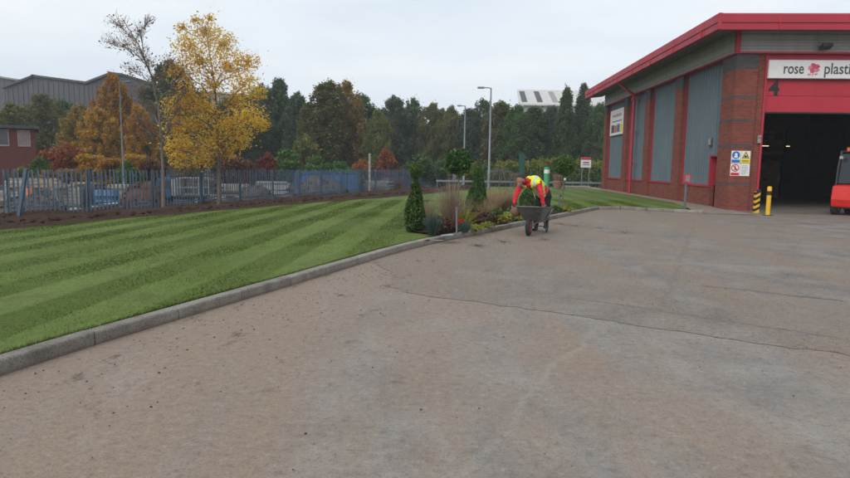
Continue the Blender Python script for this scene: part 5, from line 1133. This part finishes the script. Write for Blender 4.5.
cap(head + look * .095 + Vector((0, 0, -.01)), head + look * .108 + Vector((0, 0, -.03)), .013, .019, SK)   # nose
cap(head + look * .075 + Vector((0, 0, -.085)), head + look * .06 + Vector((0, 0, -.09)), .03, .035, SK)    # chin
ear = look.cross(Vector((0, 0, 1))).normalized()
for s_ in (-1, 1): cap(head + ear * .093 * s_ + Vector((0, 0, .0)), head + ear * .097 * s_ + Vector((0, 0, -.035)), .017, .013, SK)
for s0, e0, h0 in ((shL, elL, haL), (shR, elR, haR)):
    wr = e0.lerp(h0, .82); cap(s0, e0, .075, .055, RD); cap(e0, wr, .054, .040, RD); cap(e0.lerp(h0, .8), e0.lerp(h0, .95), .030, .028, SK)
    dn = (h0 - e0).normalized(); sid = dn.cross(Vector((.3, 1, 0))).normalized()
    for k in range(3): cap(e0.lerp(h0, .9) + sid * .026 * (k - 1), h0 + dn * .035 + sid * .028 * (k - 1), .020, .018, SK)
    nrm = sid.cross(dn).normalized()
    for k, ln in enumerate((.052, .062, .058, .046)):
        b0_ = h0 + dn * .04 + sid * (.030 - .020 * k); b1_ = b0_ + dn * ln * .6 + nrm * .010; b2_ = b1_ + dn * ln * .35 + nrm * .030
        cap(b0_, b1_, .0095, .009, SK); cap(b1_, b2_, .009, .0075, SK)
    th = h0 - dn * .01 + sid * .04; cap(th - sid * .02, th + dn * .035 + sid * .022 + nrm * .02, .013, .011, SK); cap(th + dn * .035 + sid * .022 + nrm * .02, th + dn * .062 + sid * .018 + nrm * .035, .011, .008, SK)
for h0, k0, a0, t0, mt in ((hipL, knL, anL, toL, SH), (hipR, knR, anR, toR, WS)):
    cap(h0, k0, .105, .072, TR); cap(k0, k0.lerp(a0, .35), .072, .068, TR); cap(k0.lerp(a0, .35), a0, .068, .055, TR)
    cap(a0 + Vector((.02, .045, -.05)), a0.lerp(t0, .5) + Vector((0, 0, -.025)), .042, .042, mt); cap(a0.lerp(t0, .5) + Vector((0, 0, -.03)), t0 + Vector((0, 0, -.004)), .042, .034, mt)
m = MB()
for a, b, ra, rb, mt in caps:
    m.tube([a, b], [ra, rb], 14); m.ball(a, ra, 14, 9); m.ball(b, rb, 14, 9)
tmp = m.build('tmp_body', 'skin', None)
md = tmp.modifiers.new('r', 'REMESH'); md.mode = 'VOXEL'; md.voxel_size = 0.0085
sm_ = tmp.modifiers.new('s', 'SMOOTH'); sm_.iterations = 4; sm_.factor = .5
me = bpy.data.meshes.new_from_object(tmp.evaluated_get(bpy.context.evaluated_depsgraph_get())); bpy.data.objects.remove(tmp)
me.name = 'body'; me.materials.clear()
for n_ in ('skin', 'red_fabric', 'dark_trousers', 'black', 'white_shoe'): me.materials.append(MATS[n_])
co = np.zeros(len(me.vertices) * 3); me.vertices.foreach_get('co', co); co = co.reshape(-1, 3)
A = np.array([c[0] for c in caps]); B = np.array([c[1] for c in caps]); ra = np.array([c[2] for c in caps]); rb = np.array([c[3] for c in caps])
best = np.full(len(co), 1e9); own = np.zeros(len(co), int); tt = np.zeros(len(co))
for i in range(len(caps)):
    d = B[i] - A[i]; t = np.clip(((co - A[i]) @ d) / (d @ d), 0, 1); dist = np.linalg.norm(co - A[i] - t[:, None] * d, axis=1) - (ra[i] + (rb[i] - ra[i]) * t)
    k = dist < best; best[k] = dist[k]; own[k] = i; tt[k] = t[k]
fab = np.isin(np.array([c[4] for c in caps])[own], [1, 2])
nrm0 = np.zeros(len(co) * 3); me.vertices.foreach_get('normal', nrm0); nrm0 = nrm0.reshape(-1, 3)
fold = np.sin(co[:, 2] * 62 + 5 * np.sin(co[:, 0] * 19) + 4 * np.sin(co[:, 1] * 23)) * .0045 + np.sin(co[:, 0] * 47 + co[:, 2] * 31 + 3 * np.sin(co[:, 1] * 37)) * .0035
co = co + nrm0 * (fold * fab)[:, None]; me.vertices.foreach_set('co', co.ravel()); me.update()
mts = np.array([c[4] for c in caps]); torso_ids = [0, 2, 3, 4, 5, 7]
vm = mts[own]; ax_ = np.array(chest - pelvis); ax_ /= np.linalg.norm(ax_); along = (co - np.array(pelvis)) @ ax_
vm = np.where((own == 0) & (along < .06), TR, vm)
fi = np.array([vm[p.vertices[0]] for p in me.polygons]); me.polygons.foreach_set('material_index', fi.astype(np.int32)); me.polygons.foreach_set('use_smooth', np.ones(len(fi), bool))
worker = thing('person', Vector((pelvis.x, pelvis.y, 0.004)), 'person in a yellow hi-vis vest over red sleeves bending over the wheelbarrow', 'person')
wo_ = link(bpy.data.objects.new('body', me), worker); wo_.location = -worker.location
no = np.zeros(len(co) * 3); me.vertices.foreach_get('normal', no); no = no.reshape(-1, 3)
# vest: shell over the torso, with silver bands
d2 = np.array(shR - shL); d2 /= np.linalg.norm(d2); lat = (co - np.array(chest)) @ d2; mid = float(np.dot(np.array(shL + shR) / 2 - np.array(chest), d2)); half = (shR - shL).length / 2
nk = np.linalg.norm(co - np.array(neck.lerp(head, .25)), axis=1)
inv = np.isin(own, torso_ids) & (along > -.07) & (nk > .105) & (np.abs(lat - mid) < half + .055)
# open front: the chest V under the chin shows the red shirt
fr = np.array((look * 1.0)); fr -= ax_ * (fr @ ax_); fr /= np.linalg.norm(fr); fd_ = (co - np.array(chest)) @ fr
Vv = (fd_ > .06) & (np.abs(lat - mid - .0) < .010 + .10 * np.clip(along - .22, 0, 1)); inv &= ~Vv
faces = [p for p in me.polygons if all(inv[v] for v in p.vertices)]
use = sorted({v for p in faces for v in p.vertices}); rm_ = {v: i for i, v in enumerate(use)}
off = 0.016 + 0.012 * np.clip((.12 - along) / .12, 0, 1)
VV = [tuple(co[v] + no[v] * off[v]) for v in use]; FF = [tuple(rm_[v] for v in p.vertices) for p in faces]
band = []
for p in faces:
    v = p.vertices[0]; b_ = (.115 < along[v] < .165) or (.235 < along[v] < .28) or (abs(abs(lat[v] - mid) - half * .62) < .026 and along[v] > .28)
    band.append(1 if b_ else 0)
vme = bpy.data.meshes.new('hi_vis_vest'); vme.from_pydata(VV, [], FF); vme.materials.append(MATS['hi_vis_yellow']); vme.materials.append(MATS['reflective_tape']); vme.polygons.foreach_set('material_index', band); vme.polygons.foreach_set('use_smooth', [True] * len(FF)); vme.update()
vo = link(bpy.data.objects.new('hi_vis_vest', vme), worker); vo.location = -worker.location; so = vo.modifiers.new('t', 'SOLIDIFY'); so.thickness = .008; so.offset = -1
# hair: cap over the back and top of the head
hc = np.array(head + Vector((0, 0, .03))); rel = co - hc; lk = np.array(look)
hv = np.isin(own, [8, 9]) & ((rel[:, 2] > .015 + .45 * np.clip(rel @ lk, 0, 1)) | ((rel @ lk) < -.03)) & (rel[:, 2] > -.07)
faces = [p for p in me.polygons if all(hv[v] for v in p.vertices)]; use = sorted({v for p in faces for v in p.vertices}); rm_ = {v: i for i, v in enumerate(use)}
hme = bpy.data.meshes.new('hair'); hme.from_pydata([tuple(co[v] + no[v] * (.012 + .004 * random.random())) for v in use], [], [tuple(rm_[v] for v in p.vertices) for p in faces]); hme.materials.append(MATS['dark_hair']); hme.update()
ho = link(bpy.data.objects.new('hair', hme), worker); ho.location = -worker.location; so = ho.modifiers.new('t', 'SOLIDIFY'); so.thickness = .012; so.offset = -1
# eyes and mouth
upv = ear.cross(look).normalized(); upv = upv if upv.z > 0 else -upv
fm = MB()
for s_ in (-1, 1): fm.ball(head + look * .088 + upv * .018 + ear * .034 * s_, (.011, .011, .008), 8, 6)
fm.ball(head + look * .092 - upv * .06, (.02, .02, .006), 8, 6)
fo = fm.build('facial_features', 'dark_hair', worker); fo.location = -worker.location
# the plant's root ball lifted in the far hand
rb_ = thing('root_ball', haL + Vector((.02, -.05, -.24)), 'brown potted root ball held in the worker hand beside the barrow', 'root ball')
m = MB(); m.ball((.03, 0, .10), (.13, .12, .115), 14, 10, jit=.10); m.build('soil_ball', 'root_ball', rb_)
r_ = np.random.default_rng(4); n = 60; a = r_.uniform(0, 6.28, n)
link(bpy.data.objects.new('stems', blade_mesh('stems', np.stack([.02 + .03 * np.cos(a), .03 * np.sin(a), np.full(n, .17)], 1), np.stack([-.02 + .08 * np.cos(a), .05 + .08 * np.sin(a), r_.uniform(.26, .40, n)], 1), .012, 'brown_leaf', r_)), rb_)

# ------------------------------------------------------------------ scrap yard behind the fence
GZ = -0.72
def heap(px, y, wpx, h, mat, label, seed, dz=.0):
    p = at(px, 190, y); rx = wpx * y / F_PX / 2; r = random.Random(seed); ph = [r.uniform(0, 6) for _ in range(6)]
    o = cdt_sheet('rubble_heap', [(p.x + rx * math.cos(q) * (1 + .1 * math.sin(3 * q + ph[0])), y + rx * .7 * math.sin(q) * (1 + .1 * math.cos(2 * q + ph[1]))) for q in np.linspace(0, 2 * math.pi, 40)[:-1]], .25,
        lambda x, yy: GZ - .03 + h * max(0, 1 - ((x - p.x) / rx) ** 2 - ((yy - y) / (rx * .7)) ** 2) ** .7 * (1 + .25 * hnoise(x + ph[2], yy + ph[3], 1.4)) + r.uniform(-.06, .08), mat, jitter=.35)
    del o['kind']; tag(o, label, 'heap', 'heaps in the scrap yard')
    def pk():
        a = r.uniform(0, 6.28); q = r.random() ** .5; x, yy = p.x + rx * q * math.cos(a), y + rx * .7 * q * math.sin(a)
        return x, yy, GZ + h * max(0, 1 - q * q) ** .7
    c = clods('rubble_lumps', 160, pk, .05, .2, mat, o); return o
heap(143, 31.5, 44, 1.25, 'red_rubble', 'reddish brick rubble heap behind the fence left of the bare trunk', 1)
heap(322, 44.5, 58, 1.35, 'rubble', 'grey rubble heap before the blue skip', 2)
heap(255, 38, 40, .9, 'rubble', 'low grey rubble heap behind the fence near the golden trunk', 3)
heap(390, 53, 30, 1.2, 'red_rubble', 'brown earth heap behind the far end of the fence', 4)
heap(30, 27.5, 70, .7, 'rubble', 'low grey rubble heap at the left end behind the fence', 5)
def bar_item(name, a, b, r, mat, label, cat, group, square=False):
    a, b = Vector(a), Vector(b); d = b - a; m = MB()
    if square: m.box((0, 0, 0), (d.length, r * 2.2, r * 1.2), Vector((1, 0, 0)).rotation_difference(d.normalized()), bev=.008)
    else: m.tube([-d / 2, d / 2], [r, r * .93], 9)
    o = m.build(name, mat); o.location = (a + b) / 2; return tag(o, label, cat, group)
rs = random.Random(21)
# stacked timbers and pipes on trestles at the left
for k in range(3):
    y = 29.4 + .1 * k; px0, px1 = 4 + 3 * k, 66 - 4 * k; a = at(px0, 190, y); b = at(px1, 190, y + .5); z = GZ + 1.0 + .17 * k
    bar_item('scrap_beam', (a.x, y, z), (b.x, y + .5, z + .04), .08, 'timber', ('lowest', 'middle', 'topmost')[k] + ' of three long timber beams stacked behind the left fence', 'beam', 'stacked timber beams', True)
for k, px in enumerate((12, 36, 58)):
    p = at(px, 190, 29.7); t = thing('trestle', (p.x, 29.65, GZ), ('leftmost', 'middle', 'rightmost')[k] + ' grey trestle under the stacked timber beams', 'trestle', 'trestles under the beams')
    m = MB()
    for s_ in (-1, 1):
        for q in (-1, 1): m.tube([(.25 * s_, .3 * q, 0), (.03 * s_, .25 * q, .9)], .03, 6)
    m.build('leg', 'grey_timber', t); MB().box((0, 0, .91), (.12, .8, .08)).build('cross_beam', 'grey_timber', t)
for k in range(10):
    px = rs.uniform(2, 150); y = rs.uniform(27, 30); p = at(px, 190, y); L_ = rs.uniform(.5, 1.5); an = rs.uniform(-.25, .25); z = GZ + .09; an = abs(an)
    bar_item('scrap_pipe', (p.x - L_ / 2, y, z), (p.x + L_ / 2, y + rs.uniform(-.4, .4), z + L_ * an * .6), rs.uniform(.04, .09), rs.choice(('galvanised', 'grey_timber', 'scrap_white', 'scrap_dark')), 'loose scrap pipe or board lying among the clutter behind the left fence', 'scrap', 'loose scrap behind the fence')
for k in range(8):
    px = rs.uniform(225, 300) if k % 2 else rs.uniform(180, 240); y = rs.uniform(34, 40); p = at(px, 190, y); L_ = rs.uniform(.5, 1.5); z = GZ + .07
    bar_item('scrap_board', (p.x - L_ / 2, y, z), (p.x + L_ / 2, y + rs.uniform(-.5, .5), z + rs.uniform(0, .35)), rs.uniform(.05, .08), rs.choice(('galvanised', 'grey_timber', 'scrap_white', 'timber')), 'loose scrap board lying in the yard behind the golden tree', 'scrap', 'loose scrap behind the golden tree', True)
for k, (px, y, n, L_, mt, lab) in enumerate(((8, 31.5, 9, 1.6, 'grey_timber', 'grey board stack at the far left behind the fence'), (40, 32, 12, 1.9, 'timber', 'brown board stack behind the stacked timber beams'), (66, 32.5, 8, 1.5, 'scrap_white', 'pale panel stack left of the blue drums'), (84, 32.2, 11, 1.4, 'timber', 'brown board stack just left of the blue drums'), (121, 33, 10, 1.3, 'grey_timber', 'grey board stack right of the blue drums'), (205, 37, 12, 1.8, 'scrap_dark', 'dark panel stack left of the golden trunk'), (236, 39, 9, 2.0, 'grey_timber', 'grey board stack right of the golden trunk'), (272, 42, 10, 2.2, 'scrap_white', 'pale panel stack before the crimson shrub'), (378, 52, 9, 2.4, 'grey_timber', 'grey board stack by the pale timber stake'))):
    p = at(px, 190, y); t = thing('board_stack', (p.x, y, GZ), lab, 'board stack', 'board stacks in the scrap yard', rz=rs.uniform(-.35, .35))
    for q in range(n): MB().box((rs.uniform(-.12, .12), rs.uniform(-.06, .06), .055 + .105 * q), (L_ * rs.uniform(.8, 1.1), .75, .098), Vector((1, 0, 0)).rotation_difference(Vector((1, rs.uniform(-.07, .07), 0)))).build('board', mt if rs.random() < .7 else rs.choice(('scrap_dark', 'timber', 'stone')), t)
for k, (px, y, hh) in enumerate(((22, 30, 1.3), (52, 31, 1.15), (74, 30.5, 1.0), (90, 31, 1.2))):
    p = at(px, 190, y); t = thing('scrap_crate', (p.x, y, GZ), ('pale crate leftmost behind the fence', 'pale crate under the timber beams behind the fence', 'grey crate left of the blue drums', 'tall dark crate beside the blue drums')[k], 'crate', 'crates in the scrap yard', rz=rs.uniform(-.3, .3))
    mt = ('scrap_white', 'grey_timber', 'stone', 'scrap_dark')[k]
    for q in range(int(hh / .16)): 
        for s_ in (-1, 1): MB().box((0, .45 * s_, .09 + .16 * q), (1.0, .03, .12)).build('slat', mt, t); MB().box((.48 * s_, 0, .09 + .16 * q), (.03, .86, .12)).build('slat', mt, t)
    for a in (-.45, .45):
        for b in (-.41, .41): MB().box((a, b, hh / 2), (.07, .04, hh)).build('corner_post', mt, t)
for k, (px, y, z) in enumerate(((101, 30, 0), (107, 30.1, 0), (113, 30, 0))):
    p = at(px, 190, y); t = thing('blue_drum', (p.x, y, GZ + z), ('left', 'middle', 'right')[k] + ' drum of the bottom row of blue drums behind the fence' if k < 3 else ('left', 'right')[k - 3] + ' drum on top of the blue drums behind the fence', 'drum', 'blue drums in the scrap yard')
    MB().tube([(0, 0, 0), (0, 0, .02), (0, 0, .29), (0, 0, .30), (0, 0, .31), (0, 0, .59), (0, 0, .60), (0, 0, .61), (0, 0, .87), (0, 0, .89)], [.25, .27, .27, .285, .27, .27, .285, .27, .27, .25], 14).build('shell', 'scrap_blue', t)
    MB().tube([(.12, 0, .885), (.12, 0, .91)], .035, 8).build('bung', 'black', t)
oc = thing('orange_barrel', Vector((at(28.5, 190, 28.2).x, 28.2, GZ)), 'small orange plastic barrel behind the leaning fence post', 'barrel')
MB().tube([(0, 0, 0), (0, 0, .1), (0, 0, .9), (0, 0, 1.0)], [.16, .2, .2, .12], 12).build('shell', 'orange_plastic', oc); MB().tube([(0, 0, 1), (0, 0, 1.06)], .06, 8).build('cap', 'black', oc)
# blue cab truck with a caged load bed
tk = thing('blue_truck', Vector((at(166, 190, 33).x, 33, GZ)), 'small blue truck with a caged load bed behind the bare trunk', 'truck', rz=rad(8)); tk.scale = (.66, .66, .72)
MB().prism([(-.55, .55), (-.62, 1.1), (-.45, 1.95), (.55, 1.98), (.6, .55)], 'y', -.85, .85).build('cab', 'scrap_blue', tk)
MB().prism([(-.42, 1.22), (-.32, 1.78), (.1, 1.8), (.1, 1.22)], 'y', -.866, -.853).build('side_window', 'window_glass', tk)
MB().prism([(.17, 1.22), (.17, 1.8), (.48, 1.8), (.48, 1.22)], 'y', -.866, -.853).build('side_window', 'window_glass', tk)
MB().bb(.62, .95, -.8, .8, .7, 1.9).build('white_bulkhead', 'scrap_white', tk)
MB().bb(-.5, 3.1, -.4, .4, .40, .56).build('chassis', 'scrap_dark', tk)
MB().bb(.97, 3.2, -.9, .9, .62, .74).build('load_bed', 'scrap_dark', tk)
for i in range(6): 
    for s_ in (-1, 1): MB().tube([(1.0 + .43 * i, .86 * s_, .74), (1.0 + .43 * i, .86 * s_, 2.0)], .03, 6).build('cage_bar', 'scrap_white', tk)
for z in (1.3, 2.0):
    for s_ in (-1, 1): MB().tube([(1.0, .86 * s_, z), (3.16, .86 * s_, z)], .03, 6).build('cage_rail', 'scrap_white', tk)
for x in (0.0, 2.5):
    for s_ in (-1, 1):
        q = MB().tube([(x, .7 * s_ - .1, .36), (x, .7 * s_ + .1, .36)], .36, 16).build('wheel', 'rubber', tk); MB().tube([(x, .7 * s_ - .11, .36), (x, .7 * s_ + .11, .36)], .18, 12).build('rim', 'galvanised', q)
MB().box((-.64, -.55, .85), (.06, .22, .16), bev=.01).build('headlight', 'scrap_white', tk); MB().box((-.64, .55, .85), (.06, .22, .16), bev=.01).build('headlight', 'scrap_white', tk)
# blue shipping container
c0, c1 = at(296, 190, 49), at(356, 190, 49); Lc = c1.x - c0.x
ct = thing('steel_skip', Vector((c0.x, 49, GZ)), 'long faded blue steel skip behind the grey rubble heap', 'skip')
m = MB(); xs_ = np.arange(0, Lc, .28); prf = []
for x in xs_: prf += [(x, 0), (x + .11, 0), (x + .14, .05), (x + .25, .05)]
prf = [q for q in prf if q[0] < Lc] + [(Lc, 0), (Lc, 2.3), (0, 2.3)]
m.prism(prf, 'z', .12, 1.6); m.build('body', 'container_blue', ct, fix=True)
MB().bb(-.03, Lc + .03, -.03, .09, .0, .118).bb(-.03, Lc + .03, -.03, .09, 1.602, 1.68).build('frame_rail', 'scrap_blue', ct)
for x in (0, Lc): MB().bb(x - .06, x + .06, -.035, .07, .12, 1.6).build('corner_post', 'scrap_blue', ct)

# ------------------------------------------------------------------ buildings behind
oc_ = at(37.5, 170, 46); RZ = math.atan2(-oc_.x, 46.0)
hb_ = thing('brick_outbuilding', Vector((oc_.x, 46, GZ)), 'flat roofed dull red brick outbuilding with boarded windows at the left', 'building', rz=RZ)
fx, fy = math.cos(RZ), math.sin(RZ)
def front(px, py):      # pixel -> (x, z) on the outbuilding's front
    d = FWD + RT * (px - 425) / F_PX + UP * (239 - py) / F_PX
    t = (oc_.x * -fy + 46.0 * fx) / (d[0] * -fy + d[1] * fx); q = np.array([0, 0, CAM_H]) + d * t
    return (q[0] - oc_.x) * fx + (q[1] - 46.0) * fy, q[2] - GZ
Wd = 14.0; Hh = front(20, 128.5)[1]
MB().bb(-Wd, 0, 0, 6, 0, Hh).build('wall', 'dull_brick', hb_)
MB().bb(-Wd - .25, .25, -.3, 6.3, Hh + .002, Hh + .22).build('roof', 'scrap_dark', hb_)
for px0, px1, py0, py1, mt in ((-3, 7.5, 130.5, 144.5, 'window_glass'), (19, 29, 131.5, 145, 'window_board'), (-32, -20, 131, 145, 'window_board')):
    (x0, z0), (x1, z1) = front(px0, py1), front(px1, py0)
    wn_ = MB().bb(x0, x1, -.02, .05, z0, z1).build('window', mt, hb_)
    MB().bb(x0 - .06, x1 + .06, -.05, .04, z0 - .1, z0 - .002).build('sill', 'stone', wn_); MB().bb(x0 - .06, x0 - .002, -.04, .04, z0, z1).bb(x1 + .002, x1 + .06, -.04, .04, z0, z1).bb(x0 - .06, x1 + .06, -.04, .04, z1 + .002, z1 + .07).build('frame', 'grey_timber', wn_)
def shed(name, label, outline, y, depth, wallm, roofm, extra=None):
    """outline: pixels of the front wall top edge; walls drop to the ground"""
    P = [at(px, py, y) for px, py in outline]; o = P[0]; t = thing(name, Vector((o.x, y, GZ)), label, 'building')
    top = [(p.x - o.x, p.z - GZ) for p in P]
    MB().prism([(0, 0)] + top + [(top[-1][0], 0)], 'y', 0, depth).build('wall', wallm, t)
    for (x0, z0), (x1, z1) in zip(top[:-1], top[1:]):
        MB().add([(x0 - .2, -.5, z0 + .04), (x1 + .2, -.5, z1 + .04), (x1 + .2, depth + .5, z1 + .04), (x0 - .2, depth + .5, z0 + .04), (x0 - .2, -.5, z0 + .4), (x1 + .2, -.5, z1 + .4), (x1 + .2, depth + .5, z1 + .4), (x0 - .2, depth + .5, z0 + .4)], [(3, 2, 1, 0), (4, 5, 6, 7), (0, 1, 5, 4), (1, 2, 6, 5), (2, 3, 7, 6), (3, 0, 4, 7)]).build('roof', roofm, t)
    return t, top
def strips(t, top, y, n, z_lo):
    x0, x1 = top[0][0], top[-1][0]
    for k in range(n):
        x = x0 + (x1 - x0) * (k + .5) / n; zt3 = np.interp(x, [a for a, b in top], [b for a, b in top])
        MB().bb(x - .07, x + .07, -.10, .0, z_lo, zt3 - .3).build('cladding_rib', 'dark_shed_cladding', t)
t1, tp1 = shed('grey_shed', 'dark weathered grey shed with a gable at the far left', [(5, 89), (34, 77), (86, 84)], 112, 30, 'dark_shed_cladding', 'scrap_dark'); strips(t1, tp1, 112, 16, 6)
MB().bb(tp1[0][0], tp1[-1][0], -.16, -.02, tp1[0][1] - 6.0, tp1[0][1] - 5.6).build('cladding_joint', 'grey_roof', t1)
t2, tp2 = shed('grey_shed', 'tall dark grey shed behind the gold trees', [(86, 85), (111, 74.5), (122, 76)], 106, 30, 'dark_shed_cladding', 'scrap_dark'); strips(t2, tp2, 106, 9, 6)
t3, tp3 = shed('low_shed', 'pale grey roofed shed peeking over at the left edge', [(-40, 84), (0, 78), (24, 82)], 135, 25, 'dark_shed_cladding', 'grey_roof'); strips(t3, tp3, 135, 8, 9)
t4, tp4 = shed('long_shed', 'long pale roofed shed behind the dark belt trees', [(205, 92), (235, 95), (322, 107)], 140, 25, 'grey_roof', 'pale_roof'); strips(t4, tp4, 140, 12, 9)
# white roofed works building on the right, its roof sloping to us
r0, r1 = at(515, 90, 150), at(640, 90, 150)
wr_ = thing('white_roofed_works', Vector((r0.x, 135, GZ)), 'works building with a broad white sloping roof above the trees on the right', 'building')
Lw = r1.x - r0.x; ze, zr = at(515, 104, 135).z - GZ, at(515, 89.5, 150).z - GZ
MB().bb(0, Lw, .3, 15, 0, ze - .1).build('wall', 'light_grey_cladding', wr_)
MB().add([(-1.2, -.4, ze), (Lw + 1, -.4, ze), (Lw + 1, 15, zr), (0.5, 15, zr), (-1.2, -.4, ze - .3), (Lw + 1, -.4, ze - .3), (Lw + 1, 15, zr - .3), (.5, 15, zr - .3)], [(0, 1, 2, 3), (7, 6, 5, 4), (0, 4, 5, 1), (1, 5, 6, 2), (2, 6, 7, 3), (3, 7, 4, 0)]).build('roof', 'pale_roof', wr_)
for px in (521, 536, 551, 566, 584):
    x = at(px, 98, 142).x - r0.x; k = (zr - ze) / 15.4
    MB().add([(x - .6, 1.5, ze + 1.9 * k + .05), (x + .6, 1.5, ze + 1.9 * k + .05), (x + 1.6, 13, ze + 13.4 * k + .05), (x + .4, 13, ze + 13.4 * k + .05), (x - .6, 1.5, ze + 1.9 * k - .05), (x + .6, 1.5, ze + 1.9 * k - .05), (x + 1.6, 13, ze + 13.4 * k - .05), (x + .4, 13, ze + 13.4 * k - .05)], [(0, 1, 2, 3), (7, 6, 5, 4), (0, 4, 5, 1), (1, 5, 6, 2), (2, 6, 7, 3), (3, 7, 4, 0)]).build('skylight', 'grey_roof' if px > 540 else 'scrap_dark', wr_)

# ------------------------------------------------------------------ damp autumn air
hz = MB().bb(-910, 910, -210, 1610, -1.8, 24.0).build('haze', 'black')
hz.data.materials.clear(); hmat = bpy.data.materials.new('haze'); hmat.use_nodes = True; hmat.node_tree.nodes.clear()
ho_ = hmat.node_tree.nodes.new('ShaderNodeOutputMaterial'); pv = hmat.node_tree.nodes.new('ShaderNodeVolumePrincipled')
pv.inputs['Color'].default_value = (0.86, 0.90, 0.95, 1); pv.inputs['Density'].default_value = 0.0009; pv.inputs['Anisotropy'].default_value = 0.1
hmat.node_tree.links.new(pv.outputs[0], ho_.inputs['Volume']); hz.data.materials.append(hmat)
tag(hz, 'thin pale haze in the damp autumn air', 'haze', kind='stuff')
